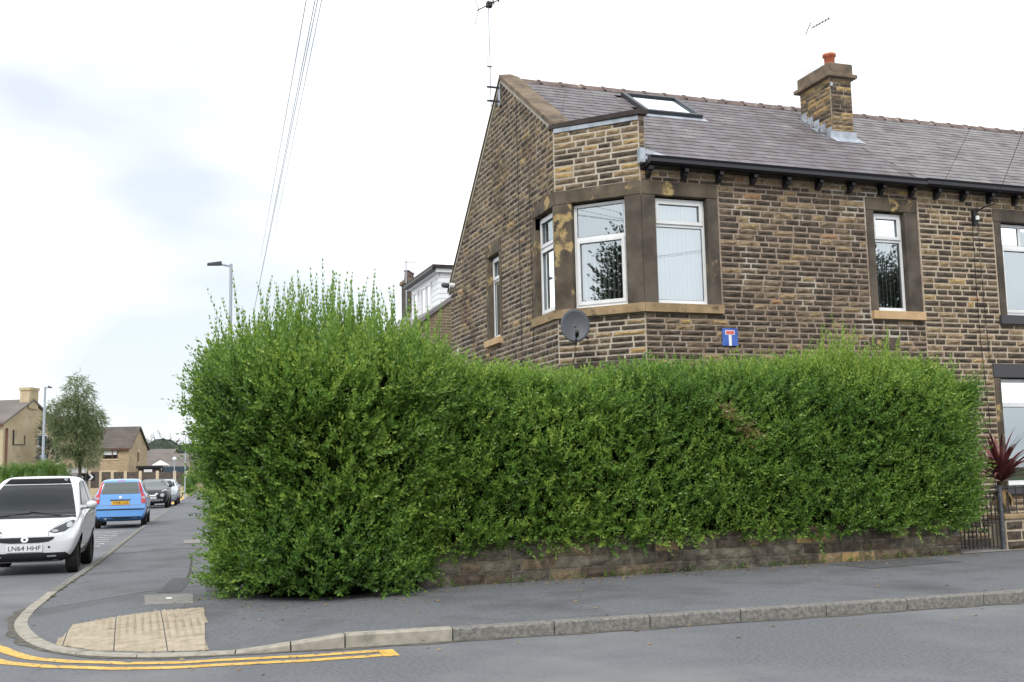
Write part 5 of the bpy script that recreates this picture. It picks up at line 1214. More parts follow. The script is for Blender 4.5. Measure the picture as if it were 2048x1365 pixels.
# ================================================================== FIXTURES ON AND ABOUT THE HOUSES
# satellite dish below the corner window
dn = Vector((-.30, -.94, .16)).normalized(); dc = Vector((6.71, 16.03, 3.73))
dish = empty('satellite_dish', tuple(dc), label='grey satellite dish bracketed under the corner window', cat='satellite dish')
ax_ = dn.cross(Vector((0, 0, 1))).normalized(); ay_ = ax_.cross(dn); V = []; F = []
for j in range(7):
    r = j/6
    for k in range(28): a = 2*math.pi*k/28; V.append(tuple(dc+ax_*(  .235*r*math.cos(a))+ay_*(.28*r*math.sin(a))+dn*(.05*r*r)))
for j in range(6):
    for k in range(28): F.append((j*28+k, j*28+(k+1) % 28, (j+1)*28+(k+1) % 28, (j+1)*28+k))
o = G().add(V, F).build('reflector', M['dish'], dish, smooth=True); md = o.modifiers.new('t', 'SOLIDIFY'); md.thickness = .012
G().tube([dc+ay_*-.25+dn*.03, dc+ay_*-.22+dn*.30], .011, 6).build('feed_arm', M['black'], dish)
G().tube([dc+ay_*-.24+dn*.27, dc+ay_*-.19+dn*.36], .032, 10).build('receiver', M['black'], dish)
G().tube([dc-dn*.01, dc-dn*.12+Vector((.05, .02, -.06)), Vector((7.12, 16.46, 3.60))], .02, 8).build('wall_arm', M['black'], dish)
G().tube([dc+ay_*-.22+dn*.28, dc+ay_*-.3+dn*.1, Vector((6.95, 16.62, 3.40)), Vector((6.9, 16.70, 3.0))], .006, 5).build('lead', M['black'], dish)
# dead end sign on the front wall
sx, sz, sy = 9.375, 3.58, 15.766
sgn_ = empty('street_sign', (sx, sy, sz), label='blue no through road sign with red topped T on the front wall', cat='sign')
G().box((sx-.145, sy, sz-.145), (sx+.145, sy+.006, sz+.145)).build('plate', M['signblue'], sgn_, bevel=.002)
G().box((sx-.026, sy-.003, sz-.145), (sx+.026, sy, sz+.035)).build('stem', M['signwhite'], sgn_); G().box((sx-.088, sy-.003, sz+.040), (sx+.088, sy, sz+.112)).build('bar_border', M['signwhite'], sgn_); G().box((sx-.076, sy-.006, sz+.050), (sx+.076, sy-.003, sz+.102)).build('bar', M['signred'], sgn_)
# television aerial on a mast at the gable apex
ae = empty('television_aerial', (XG-.22, 19.62, 8.6), label='television aerial on a thin mast clamped to the gable peak', cat='aerial')
mx_, my_ = XG-.22, 19.60
G().tube([(mx_+.02, my_, 8.55), (mx_, my_, 11.35)], .012, 8).build('mast', M['steel'], ae)
for z in (8.66, 8.94): G().box((mx_-.06, my_-.02, z-.015), (XG-.01, my_+.02, z+.015)).build('bracket_arm', M['metal_dark'], ae)
G().box((XG-.035, my_-.06, 8.58), (XG-.02, my_+.06, 9.0)).build('bracket_plate', M['steel'], ae)
G().box((mx_-.05, my_-.05, 9.35), (mx_+.05, my_+.02, 9.56)).build('amplifier', M['white'], ae)
bd = Vector((.82, -.57, .0)).normalized(); b0 = Vector((mx_, my_, 10.62))
bd2 = Vector((.80, -.50, .35)).normalized()
G().tube([b0-bd2*.25, b0+bd2*1.05], .012, 6).build('boom', M['metal_dark'], ae)
for k in range(9):
    p = b0+bd2*(.12+k*.105); el = Vector((0, 0, 1)).cross(bd2).normalized(); G().tube([p-el*.10, p+el*.10], .008, 5).build('element', M['metal_dark'], ae)
    G().tube([p-Vector((0, 0, .05)), p+Vector((0, 0, .05))], .008, 5).build('element', M['metal_dark'], ae)
G().box(tuple(b0+bd2*.02-Vector((.05, .05, .05))), tuple(b0+bd2*.02+Vector((.06, .06, .05)))).build('dipole_box', M['black'], ae)
for s_ in (-1, 1): G().tube([b0-bd2*.2, b0-bd2*.3+Vector((0, 0, .28*s_))], .01, 5).build('reflector_rod', M['steel'], ae)
# chimney aerial
ca_ = empty('television_aerial', (13.32, 18.3, 9.45), label='small television aerial on a thin mast above the chimney', cat='aerial')
G().tube([(13.32, 18.3, 9.40), (13.30, 18.3, 10.56)], .005, 6).build('mast', M['steel'], ca_)
q = Vector((13.30, 18.3, 10.5)); d_ = Vector((.62, -.5, .34)).normalized(); G().tube([q-d_*.16, q+d_*.26], .010, 6).build('boom', M['metal_dark'], ca_)
for k in range(6):
    p = q+d_*(-.10+k*.065); el = Vector((0, 0, 1)).cross(d_).normalized(); G().tube([p-el*.08, p+el*.08], .008, 5).build('element', M['metal_dark'], ca_)
G().tube([q-d_*.2+Vector((-.1, 0, -.12)), q-d_*.18+Vector((.02, 0, .14))], .012, 5).build('reflector_rod', M['metal_dark'], ca_)
# outside lamp / camera near the back eaves, waste pipe
cc = empty('security_camera', (XG-.1, 23.0, 5.6), label='white and black security camera high on the rear corner of the gable', cat='camera')
G().lathe([(0, 0), (.06, 0), (.06, .12), (0, .12)], (XG-.13, 22.98, 5.58), 12, axis='x').build('base', M['white'], cc); G().tube([(XG-.10, 22.98, 5.58), (XG-.14, 23.12, 5.60), (XG-.17, 23.3, 5.64)], .055, 10).build('housing', M['black'], cc)
G().tube([(XG-.06, 22.6, 3.0), (XG-.06, 22.6, 4.12), (XG-.0, 22.6, 4.14)], .02, 8).build('vent_pipe', M['white']); tag(bpy.context.scene.objects['vent_pipe'], 'short white plastic pipe on the gable wall above the hedge', 'pipe')
# overhead wires from a pole behind the bush to beyond the camera, and service wires to the neighbour
def wire(a, b, sag, r, label, n=16):
    a, b = Vector(a), Vector(b); pts = []
    for k in range(n+1):
        t = k/n; p = a.lerp(b, t); p.z -= sag*4*t*(1-t); pts.append(p)
    o = G().tube(pts, r, 5).build('overhead_wire', M['bluemetal']); tag(o, label, 'wire', 'overhead wires'); return o
def px_on(x, y, Y):
    d = r2*((x-1024)/2187.3)-u2*((y-682.5)/2187.3)+fw; t = (Y-CAM.y)/d.y; return CAM+d*t
for k, ((xa, ya), (xb, yb)) in enumerate((((614, -8), (533, 450)), ((632, -8), (524, 540)), ((637, -8), (526, 535)), ((645, -8), (560, 410)))):
    A = px_on(xa, ya, 12.0); B = px_on(xb, yb, 34.0); D_ = (A-B)
    wire(B-D_*.5, A+D_*.75, .0, .0042 if k != 3 else .0035, ['leftmost overhead wire crossing the sky above the bush', 'second overhead wire from the left above the bush', 'third overhead wire from the left, almost touching the second', 'rightmost and faintest overhead wire above the bush'][k])
for (pa, pb, lab, wr) in (((14.86, 15.5, 6.12), px_on(2150, -20, 8.0), 'service wire rising across the slates from the wire bracket', .0045), ((13.42, 15.70, 5.75), px_on(2073, -20, 8.0), 'thin wire crossing the gutter left of the wire bracket', .003), ((XG+.1, 16.8, 7.3), px_on(1165, -40, 12.0), 'thin wire rising from the gable verge', .002)):
    wire(pa, pb, .02, wr, lab)

# ---- gate, pier, railing, cordyline at the right edge
yg = 13.42
gt = empty('garden_gate', (12.1, yg, .1), label='black iron garden gate standing ajar at the end of the hedge', cat='gate')
def gp(t, z, d=0): return (11.70+.80*t, yg+.30*(1-t)+d, z)
for z in (.16, .52, .99): G().tube([gp(0, z), gp(1, z)], .011, 6).build('rail', M['iron'], gt)
for k in range(15): G().tube([gp(k/14, .13), gp(k/14, 1.0)], .010, 6).build('bar', M['iron'], gt)
G().box((12.50, yg-.03, .1), (12.555, yg+.03, 1.07)).build('gate_post', noise_mat('gate_post_paint', (.05, .055, .065), (.11, .12, .13), 20, 5, .6), gt, bevel=.004)
pr = empty('stone_pier', (12.9, 13.5, .1), label='short stone wall with pale joints right of the gate', cat='wall')
WPi = Wall(12.60, 13.42, thw); g = G(); g.box((0, -.30, .05), (3.2, 0, .56), WPi.T); pc = g.build('wall_core', M['mortar_b'], pr)
stone_objects(lay(WPi, 0, 3.2, [.1, .54], [], lambda s_, z: pick((.35, .3, .35, 0, 0)), pitch=.145, lens=(.22, .5), joint=.03), lambda W: pc)
g = G(); g.box((-.02, -.32, .56), (3.2, .03, .63), WPi.T); g.build('coping', M['sill'], pr, bevel=.01)
ra = empty('railing', (13.6, 13.6, .6), label='black iron railing on the short stone wall by the gate', cat='railing')
for z in (.70, 1.03): G().tube([WPi.T(.05, -.15, z), WPi.T(3.2, -.15, z)], .011, 6).build('rail', M['iron'], ra)
for k in range(20): G().tube([WPi.T(.1+.16*k, -.15, .63), WPi.T(.1+.16*k, -.15, 1.06)], .008, 6).build('bar', M['iron'], ra)
g = G(); g.add([(11.55, 13.1, .116), (12.6, 13.2, .116), (12.7, 15.7, .118), (11.6, 15.7, .118)], [(0, 1, 2, 3)]); tag(g.build('garden_path', M['concrete']), kind='structure')
cp_ = empty('cordyline_plant', (13.32, 14.2, .1), label='dark red sword leaved palm like plant beside the gate', cat='plant')
G().tube([(13.32, 14.2, .1), (13.30, 14.2, .7), (13.32, 14.2, 1.12)], .095, 10, .075).build('trunk', M['bark'], cp_)
bl = {}
for mt in ('cordyline', 'cordyline_old'):
    V = []; F = []
    for i in range(7):
        t = i/6; w = .030*math.sin(math.pi*min(1, .18+t*.82))**.7; z = -.38*t**2.6; V += [(-w, t, z+.006), (0, t, z), (w, t, z+.006)]
    for i in range(6):
        for k in range(2): F.append((i*3+k, i*3+k+1, i*3+k+4, i*3+k+3))
    me = bpy.data.meshes.new('leaf'); me.from_pydata(V, [], F); me.materials.append(M[mt]); bl[mt] = me
for k in range(92):
    old = k >= 76; az = k*2.399; el = math.radians(random.uniform(22, 88) if not old else random.uniform(-75, -35)); o = link('leaf', bl['cordyline_old' if old else 'cordyline'], cp_)
    o.location = Vector((13.32, 14.2, 1.12 if not old else 1.05))-wloc(cp_); Lf_ = random.uniform(.65, .92) if not old else random.uniform(.3, .45); o.scale = (1, Lf_, Lf_*(.55+.5*math.cos(el))); o.rotation_euler = (el, 0, az)

# ================================================================== THE STREET BEYOND
def block(name, loc, rz_, L_, D_, eave, rid, wallm, roofm, label, base=0.0, overhang=.25, cat='house'):
    """house: front along -X from the front right corner, depth +Y, gables at both ends"""
    r = empty(name, loc, rz_, label, cat)
    g = G(); P = [(0, base), (D_, base), (D_, eave), (D_/2, rid-.05), (0, eave)]; g.add([(0, y, z) for y, z in P]+[(-L_, y, z) for y, z in P], [(0, 1, 2, 3, 4), (9, 8, 7, 6, 5)]+[(i, i+5, (i+1) % 5+5, (i+1) % 5) for i in range(5)])
    g.build('wall', wallm, r, local=True)
    sl = (rid-eave)/(D_/2); o_ = overhang; g = G()
    P = [(-o_, eave-sl*o_+.02), (D_/2, rid+.02), (D_+o_, eave-sl*o_+.02), (D_+o_, eave-sl*o_+.16), (D_/2, rid+.16), (-o_, eave-sl*o_+.16)]
    g.add([(.22, y, z) for y, z in P]+[(-L_-.22, y, z) for y, z in P], [tuple(range(6)), tuple(range(11, 5, -1))]+[(i, i+6, (i+1) % 6+6, (i+1) % 6) for i in range(6)]); rf = g.build('roof', roofm, r, local=True)
    g = G(); g.box((-L_-.2, -o_-.09, eave-sl*o_-.06), (.2, -o_, eave-sl*o_+.05)); g.build('gutter', M['brownframe'], r, local=True)
    return r, rf
def far_window(r, a, b, z0, z1, frame, face='F', mull=None, blind=None, L_=0):
    """window on the front (x range a..b) or the right hand gable (y range a..b)"""
    T = (lambda u, d, z: (u, -d, z)) if face == 'F' else (lambda u, d, z: (d, u, z))
    g = G(); k = .07
    for u0, u1, w0, w1 in ((a, b, z0, z0+k), (a, b, z1-k, z1), (a, a+k, z0+k, z1-k), (b-k, b, z0+k, z1-k))+(((mull-.04, mull+.04, z0+k, z1-k),) if mull else ()): g.box((u0, .005, w0), (u1, .07, w1), T)
    f = g.build('window', frame, r, local=True); g = G(); g.box((a+k, .008, z0+k), (b-k, .03, z1-k), T); g.build('pane', M['carglass'], f, local=True)
    if blind: g = G(); g.box((a+k, .031, z0+(z1-z0)*.45), (b-k, .036, z1-k), T); g.build('blind', M['upvc'], f, local=True)
    g = G(); g.box((a-.12, .003, z0-.16), (b+.12, .06, z0-.005), T); g.build('sill', M['cream'], f, local=True)
    g = G(); g.box((a-.15, .003, z1+.005), (b+.15, .05, z1+.2), T); g.build('lintel', M['cream'], f, local=True)
# neighbour along the side street with a white dormer
nd = empty('dormer_house', (11.3, 36, .1), label='stone house with a white clad dormer behind the corner house gable', cat='house')
P = [(7.30, .1), (15.3, .1), (15.3, 5.36), (11.3, 8.30), (7.30, 5.36)]; g = G(); g.prism(P, 30.0, 42.0, lambda x, y, z: (x, y, z)); g.build('wall', M['neigh'], nd)
g = G(); P = [(7.05, 5.20), (11.3, 8.33), (15.5, 5.24), (15.5, 5.36), (11.3, 8.46), (7.05, 5.33)]; g.prism(P, 29.93, 42.1, lambda x, y, z: (x, y, z)); rf = g.build('roof', M['slate_b'], nd)
dm = empty_part('dormer', nd); bpy.data.objects.remove(dm)
g = G(); g.box((8.42, 30.12, 5.7), (11.2, 33.3, 7.22)); dm = g.build('dormer', M['cladding'], nd)
for k in range(9):
    z = 5.86+k*.155; G().box((8.42, 30.075, z), (11.0, 30.12, z+.147)).build('cheek_board', M['cladding'], dm, bevel=.006); G().box((8.375, 30.10, z), (8.42, 33.3, z+.147)).build('front_board', M['cladding'], dm, bevel=.006)
G().box((8.25, 29.98, 7.24), (11.3, 33.4, 7.36)).build('fascia_board', M['upvc'], dm); G().box((8.16, 29.92, 7.36), (11.3, 33.5, 7.45)).build('flat_roof', M['fascia'], dm)
G().tube([(8.20, 29.95, 7.33), (8.20, 33.5, 7.33)], .06, 8).build('gutter', M['gutter'], dm)
for y0, y1 in ((30.85, 31.4), (31.45, 32.0), (32.4, 32.95)):
    g = G()
    for a, b, c, e_ in ((y0, y1, 6.05, 6.12), (y0, y1, 7.02, 7.09), (y0, y0+.07, 6.12, 7.02), (y1-.07, y1, 6.12, 7.02)): g.box((8.33, a, c), (8.375, b, e_))
    w_ = g.build('window_frame', M['upvc'], dm); G().box((8.352, y0+.07, 6.12), (8.37, y1-.07, 7.02)).build('pane', M['headlamp'], w_)
g = G(); g.box((10.30, 41.6, 7.0), (10.72, 42.6, 9.05)); c_ = g.build('chimney', M['ashlar_dark'], nd); G().box((10.24, 41.5, 9.05), (10.80, 42.7, 9.2)).build('cap', M['coping'], c_)
for k in range(3): G().lathe([(.12, 0), (.10, .3), (.13, .32), (.13, .36), (.09, .36)], (10.36+.15*k, 41.9+.25*k, 9.2), 10).build('chimney_pot', M['ridge'], c_)
da = empty('television_aerial', (10.2, 41.4, 7.5), label='thin aerial pole beside the chimney behind the bush', cat='aerial'); G().tube([(10.2, 41.4, 7.0), (10.2, 41.4, 9.85)], .025, 6).build('mast', M['steel'], da); G().tube([(10.15, 41.4, 9.8), (10.6, 41.4, 9.82)], .02, 5).build('boom', M['steel'], da)
# yellow stone house on the left
h1, rf = block('far_house', (-9.35, 95, 0), -.55, 12, 6.9, 6.3, 8.25, M['wallrender'], M['farroof2'], 'pale yellow stone house with a gable chimney at the left edge')
G().box((-.75, 2.9, 7.6), (.15, 4.05, 9.25)).build('chimney', M['wallrender'], h1, local=True); G().box((-.8, 2.82, 9.1), (.2, 4.12, 9.33)).build('chimney_cap', M['wallrender'], h1, local=True)
far_window(h1, 4.3, 5.5, 4.5, 5.5, M['upvc'], 'G', 4.9)
G().tube([(.08, .35, 5.9), (.08, .35, 1)], .09, 8).build('downpipe', M['brownframe'], h1, local=True); G().tube([(.06, 1.2, 4.6), (.06, 1.2, 5.7), (.06, 1.15, 5.75)], .06, 6).build('waste_pipe', M['gutter'], h1, local=True); G().tube([(.06, 1.2, 4.6), (.06, 2.6, 4.65), (.06, 2.6, 5.4)], .04, 6).build('waste_pipe', M['gutter'], h1, local=True)
G().box((.01, 4.4, 3.5), (.25, 5.3, 3.95)).build('vent_box', M['postgrey'], h1, local=True)
h1b, rf = block('far_house', (-3.9, 112, 0), -.2, 5, 6.5, 5.9, 7.9, M['farbrick'], M['farroof'], 'brown roofed stone house half hidden behind the birch')
far_window(h1b, -3.2, -2.2, 3.3, 4.4, M['upvc'])
# stone house with brown windows
h2, rf = block('far_house', (.10, 124, 0), -.30, 8.6, 6.6, 5.1, 7.35, M['farbrick'], M['farroof'], 'stone house with brown framed window behind the panel fence')
far_window(h2, -2.75, -1.2, 3.95, 4.9, M['brownframe'], 'F', -1.75, True); far_window(h2, -2.8, -1.3, 1.2, 2.55, M['brownframe'])
far_window(h2, 3.0, 3.25, 3.6, 4.7, M['brownframe'], 'G'); far_window(h2, 3.0, 3.3, 1.0, 2.6, M['brownframe'], 'G')
h3, rf = block('far_bungalow', (8.6, 175, 0), -.05, 9.5, 9, 3.2, 5.6, M['farbrick'], M['farroof2'], 'low bungalow with a broad grey roof behind the globe lamp', cat='house')
h4, rf = block('far_bungalow', (5.6, 195, 0), -.5, 11, 9, 4.0, 6.9, M['farbrick2'], M['farroof2'], 'further bungalow roof below the distant trees', cat='house')
g = G(); g.box((-8, .6, 5.0), (-4.5, 1.6, 6.5)); g.build('roof_dormer', M['slate_c'], h4, local=True)
h5, rf = block('far_bungalow', (24, 190, 0), .1, 14, 9, 3.5, 6.0, M['farbrick2'], M['farroof'], 'long roofed house hidden behind the bush at the street end', cat='house')
# panel fence on a cream wall
fe = empty('panel_fence', (.8, 108, 0), label='wooden panel fence with cream posts at the end of the side street', cat='fence')
FX = [-4.4, -3.35, -2.36, -1.33, -.2, 1.08, 2.54, 4.01, 5.0]; FY = [112, 110.5, 109.2, 108, 107, 106, 105, 104.2, 103.8]
for k in range(len(FX)):
    zt_ = 2.62-.035*k; G().box((FX[k]-.13, FY[k]-.13, 0), (FX[k]+.13, FY[k]+.13, zt_)).build('post', M['cream'], fe)
    if k < len(FX)-1:
        a = Vector((FX[k], FY[k], 0)); b = Vector((FX[k+1], FY[k+1], 0)); d_ = (b-a).normalized(); n_ = Vector((-d_.y, d_.x, 0))
        def FT(u, d, z, a=a, d_=d_, n_=n_): p = a+d_*u+n_*d; return (p.x, p.y, z)
        L_ = (b-a).length; G().box((.13, -.08, 0), (L_-.13, .10, .95), FT).build('base_wall', M['cream'], fe)
        g = G(); nb_ = 9
        for q in range(nb_): g.box((.13+(L_-.26)*q/nb_+.006, -.015+.012*(q % 2), .95), (.13+(L_-.26)*(q+1)/nb_-.006, .02+.012*(q % 2), zt_-.12), FT)
        tag(g.build('fence_panel', M['fencewood'], fe), kind='stuff')
ga = empty('garage', (2.0, 119, 0), label='dark flat roofed garage with a white window above the fence', cat='garage'); G().box((1.0, 118, 0), (3.2, 122, 2.85)).build('wall', M['black'], ga); G().box((.8, 117.8, 2.85), (3.35, 122.2, 3.05)).build('roof', M['black'], ga); G().box((1.55, 117.94, 2.2), (2.35, 118.02, 2.7)).build('window', M['upvc'], ga)
bc = empty('metal_shed', (4.6, 119, 0), label='blue ribbed metal shed beside the dark garage', cat='shed'); G().box((3.4, 118, 0), (5.9, 121, 2.95)).build('wall', M['bluemetal'], bc)
for k in range(10): G().box((3.45+.25*k, 117.93, 0), (3.55+.25*k, 118, 2.93)).build('rib', M['bluemetal'], bc)
gz = empty('garden_pavilion', (3.35, 126, 0), label='small white peaked pavilion roof behind the sheds', cat='pavilion'); g = G(); g.add([(2.4, 125, 3.2), (4.3, 125, 3.2), (4.3, 127, 3.2), (2.4, 127, 3.2), (3.35, 126, 3.75)], [(0, 1, 4), (1, 2, 4), (2, 3, 4), (3, 0, 4), (3, 2, 1, 0)]); g.build('roof', M['upvc'], gz)
for x, y in ((2.5, 125.1), (4.2, 125.1), (2.5, 126.9), (4.2, 126.9)): G().tube([(x, y, 0), (x, y, 3.2)], .05, 6).build('post', M['upvc'], gz)
cvs = empty('chevron_sign', (-3.6, 101, 0), label='black and white chevron bend sign in front of the fence', cat='sign')
for x in (-3.9, -3.1): G().tube([(x, 101, 0), (x, 101, 2.2)], .04, 6).build('post', M['postgrey'], cvs)
for k in range(2):
    x = -4.15+k*.78; G().box((x, 100.93, 1.62), (x+.74, 100.96, 2.25)).build('board', M['black'], cvs); g = G(); g.prism([(x+.18, 1.66), (x+.36, 1.66), (x+.62, 1.935), (x+.36, 2.21), (x+.18, 2.21), (x+.44, 1.935)], 100.90, 100.928, lambda a, d, z: (a, d, z)); g.build('chevron', M['signwhite'], cvs)
bs = empty('bus_shelter', (-4.9, 98, 0), label='low grey shelter with a white roof left of the chevron sign', cat='shelter'); G().box((-5.6, 97.5, 0), (-4.3, 99.5, 2.1)).build('wall', M['fencewood'], bs); G().box((-5.75, 97.3, 2.1), (-3.9, 99.7, 2.3)).build('roof', M['concrete'], bs); G().box((-5.5, 99.8, 2.3), (-3.4, 103, 2.75)).build('canopy', M['upvc'], bs); G().box((-4.3, 97.45, 0), (-3.95, 97.8, 2.1)).build('pillar', M['upvc'], bs)
# lamp posts
def lamp_post(x, y, h, label, arm=0, globe=False, r=.06):
    o = empty('street_lamp', (x, y, 0), label=label, cat='street lamp')
    G().tube([(x, y, 0), (x, y, 1.2), (x, y, 1.25), (x, y, h)], r*1.3, 10, r*.7).build('post', M['postgrey'], o)
    if globe: G().lathe([(.001, 0), (.12, .04), (.17, .16), (.12, .29), (.001, .33)], (x, y, h), 14).build('globe', M['white'], o, smooth=True)
    elif arm:
        G().tube([(x, y, h-.06), (x+arm*.45, y, h-.02)], .03, 8).build('arm', M['postgrey'], o)
        g = G(); s_ = 1 if arm > 0 else -1; xa = x+arm*.40; xb = x+arm; g.add([(xa, y-.06, h-.05), (xa, y+.06, h-.05), (xb, y+.11, h-.06), (xb, y-.11, h-.06), (xa, y-.05, h+.06), (xa, y+.05, h+.06), (xb, y+.08, h-.01), (xb, y-.08, h-.01)], [(0, 1, 2, 3), (7, 6, 5, 4), (0, 4, 5, 1), (1, 5, 6, 2), (2, 6, 7, 3), (3, 7, 4, 0)]); g.build('lamp_head', M['metal_dark'], o)
lamp_post(2.53, 30, 7.22, 'grey street lamp with flat lamp head rising behind the bush', arm=-.62)
lamp_post(-3.70, 55, 5.9, 'tall grey lamp post in front of the birch tree', arm=.3, r=.075)
lamp_post(3.44, 90, 3.0, 'short lamp post with a white globe by the fence', globe=True, r=.05)
lamp_post(4.25, 90, 5.1, 'slim lamp post against the far trees beside the bush edge', arm=.2, r=.05)
# trees
BIG = [sprig(.8, 8, .17, 200+k, (0, 50)) for k in range(5)]
def crown_pts(blobs, n, shell=.55):
    vol = np.array([b[3]*b[4]*b[5] for b in blobs]); ch_ = rng.choice(len(blobs), n, p=vol/vol.sum()); B = np.array(blobs)[ch_]
    d = rng.normal(size=(n, 3)); d /= np.linalg.norm(d, axis=1, keepdims=True); r = rng.uniform(shell, 1, n)**.6
    P = B[:, :3]+d*B[:, 3:6]*r[:, None]; P += d*(.25*vnoise(P, 1.6, 5))[:, None]; return P, d
def ell_core(blobs, k=.82, seg=12, rings=8, tone=.12):
    V = []; T = []; n0 = 0
    for b in blobs:
        for i in range(rings+1):
            ph = math.pi*i/rings
            for j in range(seg): a = 2*math.pi*j/seg; q = k*(1+.10*math.sin(5*a+3*ph)); V.append((b[0]+b[3]*q*math.sin(ph)*math.cos(a), b[1]+b[4]*q*math.sin(ph)*math.sin(a), b[2]+b[5]*q*math.cos(ph)))
        for i in range(rings):
            for j in range(seg): p, q_, r_, s_ = n0+i*seg+j, n0+i*seg+(j+1) % seg, n0+(i+1)*seg+(j+1) % seg, n0+(i+1)*seg+j; T += [(p, q_, r_), (p, r_, s_)]
        n0 = len(V)
    return np.array(V, np.float32), np.array(T), np.full(len(V), tone)
def tree(name, base, blobs, n, mat, label, scale=1.0, droop=0.0, trunk_h=None, trunk_r=.16, tone0=.42, cat='tree', core=False):
    o = empty(name, base, label=label, cat=cat); P, d = crown_pts(blobs, n); dirs = d*.6+np.array((0, 0, .4-droop))+rng.normal(0, .35, (n, 3))
    tone = tone0+.16*vnoise(P, 1.5, 8)+rng.normal(0, .09, n)
    foliage('crown', [scatter(BIG, P.astype(np.float32), dirs, rng.uniform(.7, 1.2, n)*scale, tone)]+([ell_core(blobs)] if core else []), M[mat], o)
    b = Vector(base); top = Vector((np.mean([q[0] for q in blobs]), np.mean([q[1] for q in blobs]), max(q[2] for q in blobs)))
    g = G(); g.tube([b, b.lerp(top, .35), b.lerp(top, .7), top], trunk_r, 10, trunk_r*.25)
    g.build('trunk', M['bark'], o)
    for q in blobs: G().tube([b.lerp(top, .35), Vector(q[:3])*.6+b.lerp(top, .5)*.4, Vector(q[:3])], trunk_r*.4, 6, .02).build('limb', M['bark'], o)
    return o
tree('birch_tree', (-2.95, 80, 0), [(-3.5, 80, 7.7, .65, .8, 1.2), (-2.9, 80, 7.2, .6, .8, 1.2), (-3.6, 80, 6.0, 1.2, 1.2, 1.3), (-4.5, 80, 6.0, .85, .9, 1.2), (-2.4, 80, 5.6, 1.0, 1.0, 1.1), (-3.3, 80, 4.4, 1.35, 1.2, 1.2), (-2.5, 80, 3.6, .8, .9, 1.1), (-3.7, 80, 3.2, .7, .9, .8)], 4300, 'leaf_birch', 'drooping birch tree beside the tall lamp post', .55, .95, trunk_r=.14)
tree('ivy_column', (-6.2, 97, 0), [(-6.2, 97, 5.2, .55, .7, 1.4), (-6.15, 97, 3.2, .55, .7, 1.6), (-6.1, 97, 1.5, .55, .7, 1.4)], 900, 'leaf_dark', 'dark ivy climbing the right end of the yellow house', .6, .3, trunk_r=.06, tone0=.3, cat='ivy')
def far_hedge(name, base, blobs, n, mat, label, scale, tone0): return tree(name, base, blobs, n, mat, label, scale, -.1, trunk_r=.05, tone0=tone0, cat='hedge', core=True)
far_hedge('clipped_hedge', (-4.6, 50, 0), [(-6.0+.5*k, 50+.1*k, 1.25, .5, .6, 1.05) for k in range(6)], 5200, 'leaf', 'dark clipped hedge at the left edge beyond the white car', .26, .30)
far_hedge('garden_bush', (-2.95, 51, 0), [(-3.3, 51, 1.4, .5, .6, 1.0), (-2.75, 51, 1.35, .45, .6, .95)], 2400, 'leaf_lime', 'bright lime green bush at the end of the clipped hedge', .26, .5)
far_hedge('garden_bush', (-4.4, 40, 0), [(-4.5, 40, 1.0, .6, .6, .95)], 700, 'leaf', 'rounded green bush at the very left edge beside the white car', .30, .45)
far_hedge('garden_bush', (4.2, 96, 0), [(4.9, 96, 1.2, .5, .6, .9), (5.3, 96, 1.6, .4, .5, .6)], 400, 'leaf', 'small shrub at the fence end seen past the bush', .4, .45)
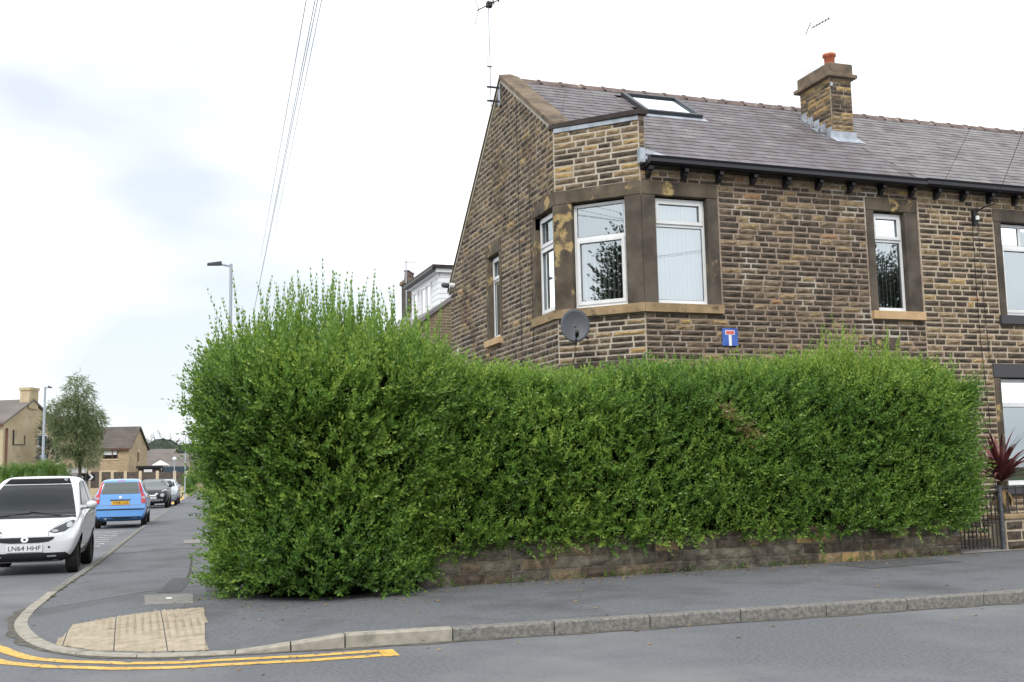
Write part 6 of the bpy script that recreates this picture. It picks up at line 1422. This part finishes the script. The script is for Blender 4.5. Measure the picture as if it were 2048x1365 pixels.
# distant wood behind the roofs
blobs = [(x, 255+random.uniform(-12, 12), random.uniform(2.5, 5.5), random.uniform(5, 8), 6, random.uniform(4, 6.0)) for x in np.arange(-50, 130, 7)]+[(6.5, 235, 6.2, 4.5, 4, 4.2), (12, 238, 5.0, 5, 4, 4)]
P, d = crown_pts(blobs, 6500); o = tag(bpy.data.objects.new('distant_wood', None), 'line of distant dark green trees behind the far roofs', 'trees'); bpy.data.objects.remove(o)
v, t, a = scatter(BIG, P.astype(np.float32), d*.6+np.array((0, 0, .4))+rng.normal(0, .35, P.shape), rng.uniform(1.6, 2.6, len(P)), .35+.2*vnoise(P, .4, 8)+rng.normal(0, .08, len(P)))
v2, t2_, a2 = ell_core(blobs, .9); t = np.concatenate([t, t2_+len(v)]); v = np.concatenate([v, v2]); a = np.concatenate([a, a2])
o = link('distant_wood', fast_mesh('distant_wood', v, t, M['leaf_dark'], attrs={'tone': a})); tag(o, 'line of distant dark green trees behind the far roofs', 'trees', kind='stuff')
# trees across the roads, seen only as reflections in the house windows
tree('street_tree', (-12.2, 5.0, 0), [(-12.2, 4.6, 7.2, 2.6, 2.6, 3.4), (-11.6, 3.6, 10.2, 1.9, 1.9, 2.6), (-12.6, 5.8, 5.6, 2.2, 2.2, 2.2)], 3200, 'leaf_dark', 'tree across the side street mirrored in the corner window', 1.2, .1, tone0=.4)
tree('street_tree', (31, -6, 0), [(31, -6, 6.4, 3.2, 2.4, 3.0), (28.6, -6, 7.9, 1.9, 1.6, 1.9)], 2200, 'leaf_dark', 'tree across the front road mirrored in the slim window', 1.2, .1, tone0=.4)
# terrace across the front road, behind the camera: what the lower windows mirror
for k, (x, lab) in enumerate(((14, 'stone house across the front road nearest the camera'), (27, 'middle stone house of the row across the front road'), (40, 'last stone house of the row across the front road'))):
    hh, rf = block('opposite_house', (x-12.5, -19, 0), math.pi, 12.4, 8, 5.2, 7.6, M['neigh'], M['farroof'], lab)
    for q in range(3): far_window(hh, -10.8+q*3.6, -9.2+q*3.6, 3.5, 4.9, M['upvc']); far_window(hh, -10.8+q*3.6, -9.2+q*3.6, .9, 2.5, M['upvc'])
# weeds rooted along the foot of the low wall
m = 150; x = rng.uniform(3.4, 11.4, m); P = np.stack([x, 12.58+(x-3.2)*.0685-.03-np.abs(rng.normal(0, .02, m)), np.full(m, .11)], 1)
v, t, a = scatter(SPR[:5], P, np.stack([rng.normal(0, .5, m), -.5+rng.normal(0, .3, m), np.full(m, .8)], 1), rng.uniform(.15, .5, m), np.full(m, .4)+rng.normal(0, .1, m))
o = link('weeds', fast_mesh('weeds', v, t, M['leaf'], attrs={'tone': a})); tag(o, 'small weeds sprouting along the foot of the low hedge wall', 'weeds', kind='stuff')
